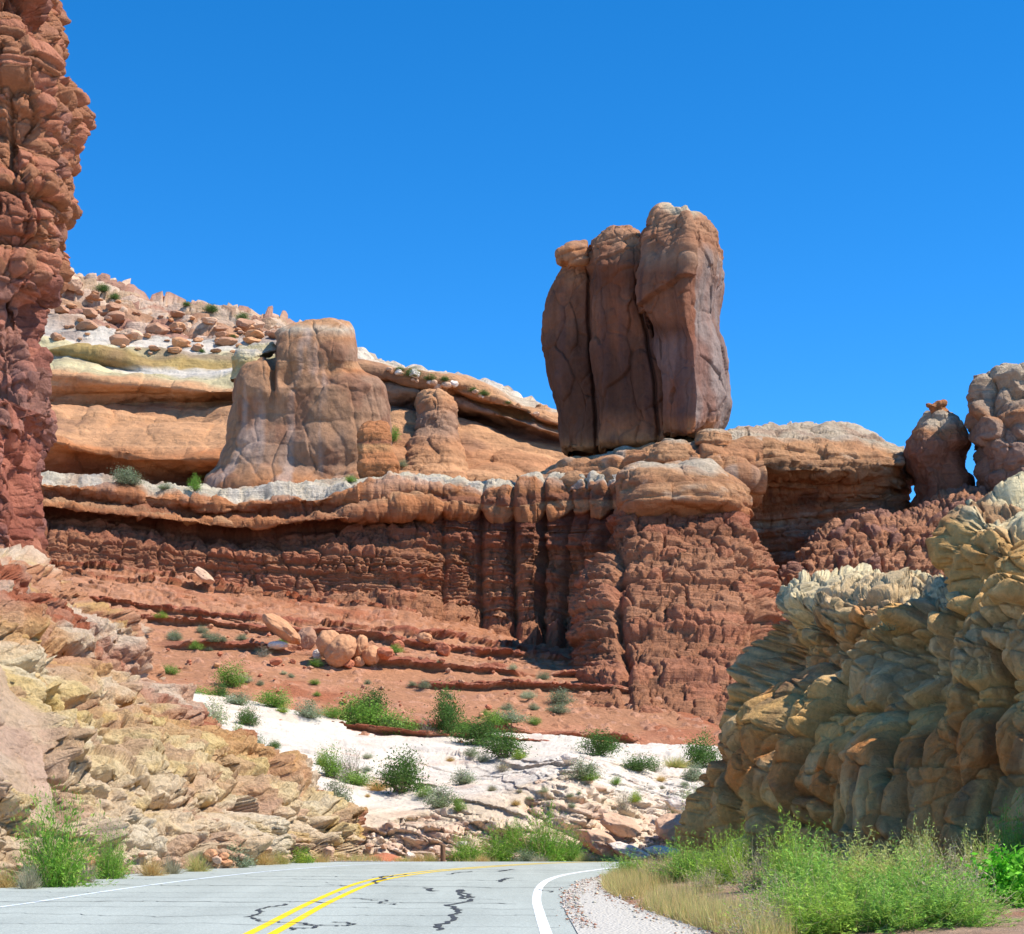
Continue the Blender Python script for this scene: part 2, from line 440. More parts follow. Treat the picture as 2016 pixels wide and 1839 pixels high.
# ---- knob at the end of the far ridge, and the buttress against the far cliff
def rounded(name, secs, nu, mat, label, cat, amp=.5, size=4, seed=0, plan=None, wrapn=2.6, bl=None, key=None, colf=None, q=2.4, group=None, fac=None):
    G, Cc, V = body(secs, nu, plan, q=q, wrapn=wrapn)
    N = normals(G, True)
    d = fbm(G, size, 5, .5, seed=seed, sz=.8) * amp
    if bl: d = d + blocks(G, *bl[:3], seed=seed + 1, **(bl[3] if len(bl) > 3 else {}))[0]
    if fac: d = d + facets(G, *fac, seed=seed + 2)[0]
    d = d + steps(G, size * .35, size * .035, .5, .5, seed=seed + 4)[0] + fbm(G, size * .25, 4, seed=seed + 5) * size * .03
    Cc = bands(G, Cc, 1.6, .12, seed)
    if colf: Cc = colf(G, Cc, V)
    o = emit(name, G + N * d[..., None], Cc, mat, wrap=True, key=key)
    return tag(o, label, cat, group)
rounded('rock_dome', [(850, 1040, 1105, 246, 6, TAN), (832, 1042, 1098, 246, 6, CRM), (815, 1045, 1092, 246, 6, CRM), (803, 1052, 1086, 247, 5, TAN), (798, 1064, 1076, 248, 2, TAN)], 90, M_FAR,
        'small layered tan knob at the right end of the far ridge beside the balanced rock', 'rock knob', .3, 3, 1, bl=(1.0, 8, .35))
rounded('rock_dome', [(790, 930, 1015, 250, 9, CRM), (775, 925, 1000, 250, 9, CRM), (762, 930, 985, 250, 9, WHT), (754, 938, 968, 251, 7, WHT), (750, 948, 958, 253, 4, WHT)], 90, M_FAR,
        'low pale domed outcrop on the far ridge with small bushes on it', 'rock outcrop', .5, 3, 4, bl=(1.0, 6, .4))
rounded('rock_buttress', [(955, 780, 940, 226, 18, TAN2), (925, 790, 922, 229, 18, TAN), (880, 806, 905, 233, 16, TAN2), (850, 814, 898, 235, 14, VARG), (820, 822, 894, 236, 13, VARG), (795, 828, 886, 237, 12, TAN2), (780, 836, 880, 238, 10, TAN), (774, 846, 870, 239, 4, TAN)], 130, M_FAR,
        'narrow tapering buttress leaning against the far cliff right of the big fin', 'rock buttress', .6, 5, 6, bl=(2.0, 9, .45), wrapn=3.2)

# ---- the big rounded fin on the bench
def fin():
    secs = [(985, 395, 770, 206, 16, ORG), (955, 402, 770, 206, 16, ORG), (940, 408, 768, 206.5, 16, TAN2), (915, 428, 766, 208, 14, VARG), (870, 444, 765, 208, 13, VARG), (830, 448, 763, 209, 13, VARG),
            (790, 452, 762, 209, 13, VARG), (760, 459, 760, 209, 12, VARG), (742, 463, 752, 209.5, 12, VARG), (728, 470, 722, 210, 12, ORG), (720, 480, 714, 210, 12, TAN), (713, 500, 710, 210, 12, TAN), (709, 526, 709, 210, 12, VARG), (690, 534, 706, 210, 12, VARG), (665, 541, 701, 210.5, 12, TAN2),
            (648, 556, 693, 211, 11, CRM), (637, 580, 686, 212, 9, TAN), (630, 606, 670, 213, 6, TAN), (628, 632, 650, 214, 2, TAN)]
    G, Cc, V = body(secs, 420, None, wrapn=3.4)
    N = normals(G, True)
    bl, _ = blocks(G, 9, 9, .3, seed=23, sharp=.25)
    fa, _ = facets(G, 7, .5, .35, .5, seed=25, st=(1, 1, 1.5))
    d = fbm(G, 9, 5, .42, seed=21) * .5 + bl * .4 + fa + steps(G, 6, .2, .4, .7, seed=26, st=(1, 1, 1.5))[0]
    d = d - 1.5 * np.exp(-((CX + G[..., 0] / G[..., 1] * F - 534 - (730 - HY + (G[..., 2] - CAMH) / G[..., 1] * F) * .0) / 7) ** 2) * np.clip((G[..., 2] - P(0, 800, 209)[2]) / 3, 0, 1) + fbm(G, 1.4, 4, seed=27) * .18
    # scooped hollows weathered into the upper face
    for hx, hy, hr, hd in ((556, 735, 15, 2.2), (655, 720, 14, 1.6), (620, 712, 10, 1.0), (600, 700, 9, .9), (530, 800, 24, .8), (575, 760, 8, 1.0)):
        c = P(hx, hy, 208); rr = np.linalg.norm((G - c) / np.array((1, 2.0, 1)), axis=-1) / (hr / F * 208)
        d = d - hd * np.exp(-rr ** 2 * 1.1)
    Cc = bands(G, Cc, 5, .07, 3)
    Cc = patches(G, Cc, 8, C(196, 146, 108), .7, .0, 5, sz=1.8)
    Cc = patches(G, Cc, 3.5, C(158, 106, 80), .6, .15, 9) * .9
    st = fbm(G, 2.0, 3, seed=15, sz=10.0); Cc = mixc(Cc, C(200, 178, 164), np.clip(st * 2 - .5, 0, 1) * .5)
    o = emit('rock_fin', G + N * d[..., None], Cc, M_SMOOTH, wrap=True, key='fin')
    tag(o, 'broad round-topped sandstone fin with pitted varnished face standing on the bench', 'rock fin')
fin()
rounded('rock_outcrop', [(745, 452, 540, 214, 7, YEL), (715, 462, 540, 214, 7, C(208, 180, 120)), (702, 468, 520, 214, 6, YEL), (690, 462, 545, 215, 6, WHT), (682, 470, 540, 216, 5, YEL), (676, 490, 525, 217, 2, WHT)],
        110, M_FAR, 'small cream and yellow knob tucked behind the left shoulder of the big fin', 'rock knob', .8, 3, 44, wrapn=2.4)
rounded('rock_pillar', [(952, 716, 772, 196, 5, ORG), (935, 706, 782, 195, 6, ORG), (915, 706, 784, 195, 6, ORG), (895, 708, 776, 196, 6, ORG), (878, 706, 768, 196.5, 6, C(214, 158, 108)), (872, 708, 768, 196.7, 6, DRED), (862, 706, 768, 196.7, 5, ORG), (848, 708, 766, 197, 5, ORG), (836, 716, 762, 197.5, 5, ORG), (831, 730, 750, 199, 2, ORG)],
        150, M_WALL, 'small stubby orange pillar standing in front of the right side of the big fin', 'rock pillar', .25, 2.5, 51, wrapn=4.5, bl=(1.0, 6, .18))

# ---- main red wall with pale bench on top
XW = (60, 110, 200, 300, 400, 450, 520, 600, 700, 800, 860, 930, 1010, 1060, 1110, 1170, 1250, 1330)
def wrow(dys, Ds): return [(x, y, d) for x, y, d in zip(XW, dys, Ds)]
def main_wall():
    base = (1150, 1150, 1160, 1175, 1190, 1195, 1200, 1205, 1215, 1215, 1225, 1262, 1280, 1285, 1290, 1300, 1320, 1330)
    rows = [
        (wrow([b + 90 for b in base], (151, 152, 154, 156, 159, 160, 161, 162, 163, 164, 165, 167, 167, 167, 166, 164, 159, 157)), RED),
        (wrow(base, (152, 153, 155, 157, 160, 161, 162, 163, 164, 165, 166, 168, 168, 168, 167, 165, 160, 158)), RED),
        (wrow([b - 42 for b in base], (158, 159, 161, 163, 165, 166, 166, 166, 167, 168, 170, 171, 171, 171, 170, 168, 164, 162)), RED2),
        (wrow((1065, 1068, 1072, 1085, 1095, 1100, 1095, 1100, 1100, 1100, 1110, 1120, 1120, 1120, 1120, 1120, 1120, 1120), (160, 161, 163, 165, 166.5, 167, 167, 167.5, 168, 169, 171, 172, 172, 172, 171, 169, 165, 163)), RED),
        (wrow((1024, 1028, 1036, 1048, 1062, 1068, 1070, 1066, 1060, 1050, 1045, 1045, 1050, 1050, 1050, 1050, 1050, 1050), (162.5, 163.5, 165.5, 167.5, 168.5, 168.8, 169, 169.3, 170.5, 171.3, 172, 172, 172, 172, 171, 169, 165.5, 163.5)), DRED),
        (wrow((1004, 1008, 1020, 1030, 1044, 1050, 1048, 1040, 1034, 1024, 1020, 1018, 1020, 1015, 1015, 1015, 1015, 1010), (163.5, 164.5, 166.5, 168.5, 169.5, 169.8, 170, 170.3, 171.2, 172.3, 172, 171.8, 171.6, 171.6, 170.6, 168.6, 165.5, 163.5)), C(140, 84, 64)),
        (wrow((996, 1000, 1012, 1020, 1032, 1040, 1036, 1026, 1018, 1006, 1002, 1006, 1012, 1005, 1005, 1005, 1005, 1000), (160, 161, 163, 165, 166, 166.5, 166.5, 167, 168, 169, 170, 171, 171, 171, 170, 168, 165, 163)), ORG),   # lip
        (wrow((984, 986, 998, 1008, 1020, 1026, 1022, 1010, 1004, 994, 990, 994, 998, 992, 990, 990, 990, 988), (161, 162, 164, 166, 167, 167, 167.5, 168, 169, 170, 170.5, 171, 171, 171, 170, 168, 165, 163)), TAN),
        (wrow((978, 980, 990, 1000, 1014, 1018, 1014, 1004, 998, 988, 984, 988, 992, 985, 980, 980, 980, 978), (163, 164, 166, 168, 169, 169, 169.5, 170, 170.6, 170.6, 170.4, 170.9, 170.9, 170.9, 169.9, 167.9, 165, 163.5)), C(170, 112, 82)),
        (wrow((952, 954, 966, 978, 990, 996, 990, 984, 976, 966, 962, 968, 972, 965, 955, 955, 955, 955), (162, 163, 165, 167, 168, 168.5, 169, 169.5, 170, 170, 170.5, 171, 171, 171, 170, 168, 165.5, 164)), ORG),
        (wrow((940, 942, 950, 962, 974, 982, 974, 968, 962, 952, 948, 955, 962, 953, 946, 946, 946, 946), (166, 167, 169, 170, 171, 171.5, 172, 173, 173, 173, 173, 173, 173, 172.5, 171.5, 169.5, 167, 166)), C(226, 208, 180)),
        (wrow((936, 938, 944, 955, 962, 968, 962, 954, 946, 932, 940, 950, 957, 950, 938, 938, 938, 938), (178, 179, 181, 183, 184, 184, 184, 186, 187, 187, 186, 184, 182, 180, 178, 177, 176, 175)), C(226, 210, 180)),
        (wrow((940, 940, 946, 956, 962, 966, 960, 952, 944, 934, 944, 956, 962, 955, 940, 940, 940, 940), (215,) * 9 + (215, 210, 205, 205, 200, 195, 195, 190, 190)), C(222, 190, 160)),
        (wrow((975,) * 18, (250,) * 18), TAN)]
    G, Cc, V = loft(rows, 720, q=2.2, jit=.12, jsize=8, extL=400)
    N = blur_n(normals(G), 8)
    X = CX + G[..., 0] / G[..., 1] * F
    tiltx = np.where(X < 560, .06, .0) + np.where(X > 620, -.0, 0)
    V = V - 1
    low = np.clip(V + 1, 0, 1) * np.clip((3.9 - V) / .8, 0, 1)
    cap = np.clip((V - 4.8) / .3, 0, 1) * np.clip((9.6 - V) / .6, 0, 1)
    bl, pc = blocks(G, .95, 4.2, .7, seed=61, tilt=(.05, 0), group=2, sharp=.08)
    bl2, _ = blocks(G, .34, 2.6, .42, seed=63, tilt=(.05, 0), group=2, sharp=.15)
    blc, _ = blocks(G, 3.0, 9.0, .6, seed=64, tilt=(.05, 0), group=2, sharp=.18, layer=.5)
    # upright pilasters, deeper towards the right where the wall is cut into columns
    px = X + fbm(G, 10, 2, seed=66) * 9
    right = np.clip((X - 810) / 60, 0, 1)
    pil = np.full(X.shape, -1.2)
    for cx_, hw, am in ((838, 38, .5), (908, 40, .8), (980, 34, 1.4), (1043, 34, 2.4), (1098, 24, 1.9), (1139, 20, 1.3), (1176, 20, 2.0), (1216, 22, 1.0)):
        pil = np.maximum(pil, -1.2 + (am + .6) * np.clip(1 - (np.abs(px - cx_) / hw) ** 5, 0, 1))
    colmask = np.clip((9.9 - V) / .9, 0, 1)
    d = low * (bl * (1 - .55 * right) + bl2) + cap * (blc * (1 - .6 * right) + fbm(G, 5, 5, .5, seed=67, sz=.5) * .8) + right * pil * colmask * (1 - .5 * cap)
    fs, _ = steps(G, .8, .16, .5, .4, seed=72); d += fs + facets(G, 2.2, .35, .8, .4, seed=73)[0] + fbm(G, 1.2, 4, seed=68) * .2 + fbm(G, 18, 2, seed=69) * 1.0 * (V < 9)
    bench = np.clip(V - 9.5, 0, 1)
    d += bench * fbm(G, 4, 4, seed=70) * .5
    G2 = G + N * d[..., None]
    Cc = bands(G, Cc, 1.4, .14, 5, (.05, 0)); Cc = patches(G, Cc, 6, DRED, .45, .15, 8)
    Cc = np.where((V < 4.5)[..., None], mixc(Cc, C(206, 128, 96), (pc > .72) * .35), Cc)
    streak = fbm(G, 2.0, 4, seed=71, sz=9.0)
    Cc = mixc(Cc, WHT, np.clip(streak * 2.2 + .1, 0, 1) * np.clip(1 - np.abs(V - 9.0) / 1.3, 0, 1) * .85)
    Cc = mixc(Cc, C(110, 68, 56), np.clip(-streak * 2.0, 0, 1) * np.clip(1 - np.abs(V - 4) / 2.5, 0, 1) * .5 * np.clip(.4 + right, 0, 1))
    o = emit('cliff', G2, Cc, M_WALL, key='wall')
    tag(o, 'long dark red layered cliff under a pale bench crossing the middle of the view', 'cliff')
main_wall()

# ---- ridge saddle that carries the balanced rock
def saddle():
    xs = (1030, 1070, 1120, 1180, 1240, 1300, 1360, 1400, 1440, 1500)
    def row(dys, Ds): return [(x, y, d) for x, y, d in zip(xs, dys, Ds)]
    rows = [
        (row((990,) * 10, [172] * 10), ORG),
        (row((968, 962, 955, 950, 945, 940, 935, 935, 940, 940), [172, 172, 171, 170, 169, 168, 167, 167, 168, 169]), TAN),
        (row((962, 945, 925, 918, 908, 905, 898, 895, 895, 900), [174, 174, 173, 172, 171, 170, 169, 169, 170, 171]), TAN2),
        (row((966, 944, 916, 908, 900, 890, 882, 872, 872, 876), [177, 177, 176, 175, 174, 173, 172, 172, 173, 174]), TAN),
        (row((966, 938, 908, 899, 889, 880, 872, 858, 860, 870), [181, 181, 180, 179, 178, 177, 176, 175, 176, 177]), CRM),
        (row((966, 938, 908, 899, 889, 880, 872, 858, 860, 870), [196] * 10), TAN),
        (row((1000,) * 10, [215] * 10), TAN)]
    G, Cc, V = loft(rows, 260, q=2.2, jit=.2, jsize=5)
    N = blur_n(normals(G), 5)
    bl, _ = blocks(G, 1.5, 4.5, .9, seed=81, group=2, sharp=.35)
    d = bl * np.clip((4.4 - V), 0, 1) + fbm(G, 3, 4, seed=82, sz=.5) * .5
    Cc = bands(G, Cc, 1.0, .15, 6); Cc = patches(G, Cc, 3, C(226, 206, 182), .55, .15, 12, sz=.5); Cc = patches(G, Cc, 3, DRED, .4, .25, 13)
    o = emit('rock_ledge', G + N * d[..., None], Cc, M_WALL, key='saddle')
    tag(o, 'tan stepped rock ledge directly under the balanced rock', 'rock ledge')
saddle()

# ---- the balanced rock: three upright lobes, a flat cap stone
def balanced():
    base = P(1260, 885, 180)
    root = empty('balanced_rock', tuple(base), 'huge dark three-lobed rock balanced on the ridge against the blue sky', 'balanced rock')
    DK, MD = C(118, 78, 60), C(146, 98, 74)  # varnish browns, darkened further so the albedo deepens the shade on the front
    TAN, TAN2, CRM = C(188, 138, 104), C(176, 124, 92), C(206, 182, 150)
    def lobe(name, secs, plan, nu, seed, amp=.5, extra=None, lab=None):
        G, Cc, V = body(secs, nu, plan, q=2.2)
        N = normals(G, True)
        d = fbm(G, 5, 5, .45, seed=seed, sz=1.6) * amp * .7
        fa, _ = facets(G, 5.5, .4, .6, .3, seed=seed + 3, st=(1, 1, 1.6), rough=.15); d = d + fa * .9 + steps(G, 3.2, .28, .5, .5, seed=seed + 6, st=(1, 1, 1.8))[0] + fbm(G, 1.0, 4, seed=seed + 7) * .14
        hi = np.clip((P(0, 560, 178)[2] - G[..., 2]) / -6.0, 0, 1)
        bl, _ = blocks(G, .8, 6, .35, seed=seed + 5, tilt=(-.25, 0), group=2, sharp=.3)
        d = d + bl * np.clip((G[..., 2] - P(0, 520, 178)[2]) / 3.0, 0, 1)
        XI = CX + G[..., 0] / G[..., 1] * F; YI = HY - (G[..., 2] - CAMH) / G[..., 1] * F
        for ys_, xs_, wd in (((486, 566, 629, 725, 836, 895), (1160, 1159, 1158, 1165, 1172, 1176), 3.2), ((470, 486, 543, 591, 648, 756, 860), (1275, 1273, 1257, 1253, 1272, 1291, 1295), 3.6)):
            d = d - .75 * np.exp(-((XI - np.interp(YI, ys_, xs_) - fbm(G, 2.5, 3, seed=133) * 3) / wd) ** 2) * (N[..., 1] < .2)
        if extra: d = d + extra(G)
        Cc = bands(G, Cc, 3.5, .07, seed)
        Cc = patches(G, Cc, 5, C(150, 92, 66), .6, .1, seed, sz=2.0)
        st = fbm(G, 1.6, 3, seed=seed + 2, sz=14.0)
        Cc = mixc(Cc, C(104, 74, 66), np.clip(st * 2.4 - .3, 0, 1) * .6 * (1 - hi))
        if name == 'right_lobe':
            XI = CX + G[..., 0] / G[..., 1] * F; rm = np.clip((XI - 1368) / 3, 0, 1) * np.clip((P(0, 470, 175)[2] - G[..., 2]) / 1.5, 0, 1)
            Cc = mixc(Cc, C(160, 138, 126), rm * (.65 + .35 * np.clip(fbm(G, 2.0, 3, seed=130, sz=3) * 3, -1, 1)))  # right face greyed and lightened, its sunlit look put into the colour
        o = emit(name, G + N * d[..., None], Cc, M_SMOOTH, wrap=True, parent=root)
        if lab: o['label'] = lab
    # left lobe
    pl = [(0, .62), (.04, .42), (.16, .22), (.6, .08), (1.0, .04), (1.0, 1), (.2, 1)]
    lobe('left_lobe', [(897, 1115, 1196, 187.5, 6, ORG), (890, 1102, 1196, 185.3, 9, ORG), (880, 1098, 1194, 184.6, 10, ORG), (860, 1099, 1192, 184.6, 10, MD), (836, 1100, 1188, 184.6, 10, DK), (800, 1098, 1185, 184.6, 10, DK), (770, 1088, 1183, 184.6, 10, DK), (740, 1080, 1182, 184.6, 10, DK),
          (710, 1072, 1180, 184.6, 10, DK), (680, 1066, 1177, 184.6, 10, DK), (640, 1065, 1174, 184.6, 10, MD), (600, 1070, 1175, 184.6, 10, MD), (575, 1078, 1176, 184.6, 10, MD), (550, 1092, 1176, 184.6, 9, TAN2), (530, 1106, 1176, 185, 8, TAN2), (512, 1116, 1176, 184, 7, TAN2), (500, 1128, 1174, 184.5, 5, TAN), (494, 1138, 1166, 185, 3, TAN)], pl, 230, 101, .45)
    lobe('flat_cap_stone', [(517, 1118, 1158, 184, 3.5, ORG), (512, 1100, 1160, 183.5, 4.5, TAN), (504, 1094, 1164, 183.3, 5, TAN), (496, 1096, 1165, 183.3, 5, ORG), (488, 1108, 1165, 183.5, 5, TAN), (483, 1122, 1160, 184, 3.5, TAN), (480, 1135, 1150, 185, 1, TAN)], None, 90, 105, .12)
    # middle lobe
    pm = [(0, .46), (.06, .26), (.2, .16), (.72, .02), (1.0, .0), (1.0, 1), (.0, 1)]
    lobe('middle_lobe', [(888, 1176, 1306, 182, 9, ORG), (880, 1170, 1314, 179.2, 13, ORG), (868, 1170, 1313, 178, 14, C(196, 128, 84)), (845, 1172, 1311, 178.5, 14, C(182, 114, 78)), (800, 1170, 1308, 179, 13, DK), (756, 1166, 1305, 179, 13, DK), (725, 1165, 1300, 179, 13, DK), (690, 1160, 1293, 179, 13, DK),
          (648, 1157, 1287, 179, 13, MD), (620, 1156, 1276, 179, 13, MD), (591, 1158, 1268, 179, 13, MD), (566, 1159, 1269, 179, 13, DK), (543, 1158, 1271, 178.5, 13, DK), (520, 1156, 1278, 178, 13, MD), (500, 1157, 1283, 178.5, 12, TAN2), (486, 1160, 1270, 179, 11, TAN2), (470, 1167, 1266, 179.5, 10, TAN), (456, 1178, 1256, 180, 8, TAN), (446, 1192, 1240, 181, 6, TAN), (441, 1205, 1225, 182, 2, TAN)], pm, 280, 111, .5)
    # right lobe with the corner that catches the sun
    pr = [(0, .44), (.04, .30), (.53, .01), (.56, .0), (.60, .03), (.96, .30), (1.0, .42), (1.0, 1), (.0, 1)]
    def over(G): return over_(G)
    def over_(G):
        z1, z0 = P(0, 545, 173)[2], P(0, 585, 173)[2]
        xx = (G[..., 0] - P(1255, 0, 175)[0]) / 5.5
        zz = z0 + (z1 - z0) * np.clip(xx, 0, 1)
        return np.where(G[..., 2] > zz, .75, 0) * np.clip((P(1368, 0, 173)[0] - G[..., 0]) / .5, 0, 1)
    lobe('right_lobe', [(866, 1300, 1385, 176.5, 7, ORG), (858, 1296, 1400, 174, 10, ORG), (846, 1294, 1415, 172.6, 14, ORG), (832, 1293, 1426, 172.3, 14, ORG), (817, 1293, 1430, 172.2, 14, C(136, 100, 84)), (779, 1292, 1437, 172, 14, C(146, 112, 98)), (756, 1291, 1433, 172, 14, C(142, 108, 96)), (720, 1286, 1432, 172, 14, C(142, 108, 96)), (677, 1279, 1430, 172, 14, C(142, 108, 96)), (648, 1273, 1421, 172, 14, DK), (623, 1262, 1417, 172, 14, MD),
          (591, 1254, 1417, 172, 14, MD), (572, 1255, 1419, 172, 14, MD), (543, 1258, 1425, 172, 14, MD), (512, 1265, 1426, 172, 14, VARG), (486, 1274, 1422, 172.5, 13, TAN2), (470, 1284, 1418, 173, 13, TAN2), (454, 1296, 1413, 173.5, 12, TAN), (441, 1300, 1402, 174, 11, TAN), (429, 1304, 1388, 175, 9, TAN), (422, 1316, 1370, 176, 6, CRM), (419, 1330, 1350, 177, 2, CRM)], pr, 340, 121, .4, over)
balanced()

# ---- knobs at the foot of the balanced rock
rounded('boulder', [(912, 1275, 1372, 168, 6, ORG), (900, 1272, 1370, 168, 6, TAN), (886, 1282, 1366, 168.5, 6, TAN), (876, 1298, 1358, 169, 5, TAN), (871, 1318, 1340, 170, 2, CRM)], 130, M_WALL,
        'rounded tan bedded knob right under the base of the balanced rock', 'rock knob', .2, 2, 131, bl=(.7, 5, .25))
rounded('boulder', [(876, 1368, 1442, 171, 5, ORG), (866, 1366, 1440, 171, 5, TAN), (854, 1376, 1436, 171.5, 5, TAN), (847, 1392, 1420, 172, 2, CRM)], 110, M_WALL,
        'thin layered tan slab pile just right of the balanced rock foot', 'rock knob', .2, 2, 133, bl=(.6, 4, .25))

# ---- the great red buttress in front
def buttress():
    secs = [(1530, 1000, 1640, 112, 50, RED), (1470, 1050, 1590, 116, 48, RED), (1440, 1062, 1570, 118, 46, RED2), (1400, 1085, 1560, 121, 44, RED), (1375, 1135, 1545, 125, 40, RED), (1330, 1150, 1532, 129, 37, RED2), (1290, 1156, 1522, 132, 34, RED), (1250, 1150, 1515, 135, 31, RED),
            (1200, 1158, 1508, 138, 29, RED2), (1160, 1168, 1500, 140, 27, RED), (1120, 1190, 1496, 142, 25, RED2), (1080, 1206, 1488, 144, 23, RED), (1040, 1214, 1478, 146, 21, DRED), (1016, 1216, 1474, 147.5, 19, C(178, 110, 80)), (1004, 1216, 1474, 146, 20, ORG), (985, 1214, 1474, 145, 21, TAN2), (965, 1220, 1464, 145.5, 20, TAN),
            (945, 1224, 1450, 146.5, 19, TAN2), (930, 1232, 1434, 148, 17, TAN), (920, 1246, 1412, 150, 14, CRM), (914, 1275, 1380, 153, 8, CRM)]
    G, Cc, V = body(secs, 520, None, q=2.2, wrapn=4.5)
    N = normals(G, True)
    low = np.clip((13.5 - V) / 1, 0, 1)
    bl, pc = blocks(G, 1.0, 4.4, .72, seed=141, tilt=(.02, 0), group=2, sharp=.07)
    bl2, _ = blocks(G, .34, 2.6, .36, seed=143, group=2, sharp=.14)
    blc, _ = blocks(G, 1.6, 6, .45, seed=145, group=2, sharp=.3)
    # upright gullies that split the buttress
    X = CX + G[..., 0] / G[..., 1] * F + fbm(G, 6, 3, seed=146) * 16
    fs, _ = steps(G, .9, .2, .5, .5, seed=149, st=(1.2, 1.2, .8)); gul = fs
    for gx, w, dp in ((1222, 9, 1.2), (1488, 6, .8)):
        gul = gul - dp * np.exp(-((X - gx - (G[..., 2] - 18) * -1.2) / w) ** 2)
    d = low * (bl + bl2 + gul) + (1 - low) * (blc + fbm(G, 4, 4, seed=147, sz=.5) * .7) + fbm(G, 9, 3, seed=148) * .8
    notch = np.clip(1 - np.abs(V - 13.0) / 1.2, 0, 1) * (np.clip(fbm(G, 7, 2, seed=150, sz=3) * 3, -.3, 1)) * 1.6
    d = d - notch
    Cc = bands(G, Cc, 1.3, .14, 7); Cc = patches(G, Cc, 5, DRED, .4, .15, 14)
    Cc = mixc(Cc, C(208, 130, 98), low * (pc > .7) * .4)
    Cc = np.where((V > 15)[..., None], patches(G, Cc, 2, C(222, 196, 166), .5, .3, 18, sz=.4), Cc)
    o = emit('rock_buttress', G + N * d[..., None], Cc, M_WALL, wrap=True, key='buttress')
    tag(o, 'massive blocky red sandstone buttress standing forward below the balanced rock', 'rock buttress')
buttress()

# ---- pale-topped dome to the right of the balanced rock, with the red blocky tier below it
def dome():
    xs = (1340, 1380, 1430, 1500, 1560, 1620, 1680, 1740, 1776, 1790)
    def row(dys, Ds): return [(x, y, d) for x, y, d in zip(xs, dys, Ds)]
    rows = [
        (row((1330,) * 10, [181, 182, 184, 187, 184, 180, 177, 176, 180, 184]), RED),
        (row((1180,) * 10, [178, 179, 181, 184, 182, 179, 177, 176, 180, 185]), RED),
        (row((1090, 1090, 1090, 1095, 1095, 1090, 1080, 1070, 1060, 1050), [179, 180, 182, 185, 183, 181, 179, 179, 183, 188]), RED),
        (row((1020, 1020, 1025, 1030, 1035, 1035, 1020, 1005, 990, 985), [179, 180, 182, 184.5, 183.5, 182.5, 181.5, 182, 186, 190]), C(186, 124, 92)),
        (row((985, 985, 985, 985, 990, 996, 990, 975, 960, 955), [177, 178, 180, 183, 182.5, 182.5, 182.5, 183.5, 187, 190]), C(180, 116, 78)),
        (row((955, 955, 955, 948, 950, 950, 948, 940, 930, 930), [174, 175, 177, 179.5, 181, 181.5, 181.5, 182, 184, 188]), C(186, 124, 84)),
        (row((925, 922, 920, 920, 925, 930, 922, 915, 912, 915), [172, 173, 174, 176, 177, 178, 179, 180, 182, 188]), C(186, 138, 100)),
        (row((895, 890, 885, 880, 880, 885, 890, 897, 903, 908), [173, 173.5, 174.5, 177, 178, 179, 180, 182, 184, 188]), TAN),
        (row((880, 874, 865, 858, 855, 858, 865, 882, 894, 905), [176, 177, 178, 181, 183, 184, 185, 186, 187, 190]), CRM),
        (row((872, 866, 856, 843, 835, 837, 849, 873, 890, 904), [181, 182, 184, 187, 190, 191, 191, 190, 190, 191]), CRM),
        (row((876, 870, 862, 850, 842, 844, 856, 878, 894, 906), [200] * 10), CRM),
        (row((1100,) * 10, [220] * 10), ORG)]
    G, Cc, V = loft(rows, 330, q=2.2, jit=.2, jsize=6)
    N = blur_n(normals(G), 5)
    bl, _ = blocks(G, 1.6, 7, .55, seed=161, tilt=(-.1, 0), group=2, sharp=.3)
    bl2, _ = blocks(G, .7, 8, .55, seed=163, tilt=(-.06, 0), group=2, sharp=.3)
    up = np.clip((V - 4.6) / .5, 0, 1)
    d = up * (bl + fbm(G, 4, 5, seed=164, sz=.6) * .7) + (1 - up) * (bl2 + fbm(G, 6, 4, seed=165, sz=.6) * .5)
    d = d + steps(G, 2.0, .3, .6, .5, seed=168, st=(1.8, 1.2, .6))[0] + fbm(G, 1.0, 4, seed=169) * .15
    Cc = bands(G, Cc, 1.2, .13, 8, (-.1, 0)); Cc = patches(G, Cc, 4, C(228, 208, 182), .5, .2, 21, sz=.3); Cc = patches(G, Cc, 4, DRED, .35, .2, 22)
    st = fbm(G, 1.5, 3, seed=166, sz=12.0)
    Cc = mixc(Cc, C(110, 66, 52), np.clip(st * 2.5, 0, 1) * np.clip(1 - np.abs(V - 4.3) / .9, 0, 1) * .8)
    o = emit('rock_dome', G + N * d[..., None], Cc, M_WALL, key='dome')
    tag(o, 'broad pale-topped rock dome to the right of the balanced rock', 'rock dome')
dome()

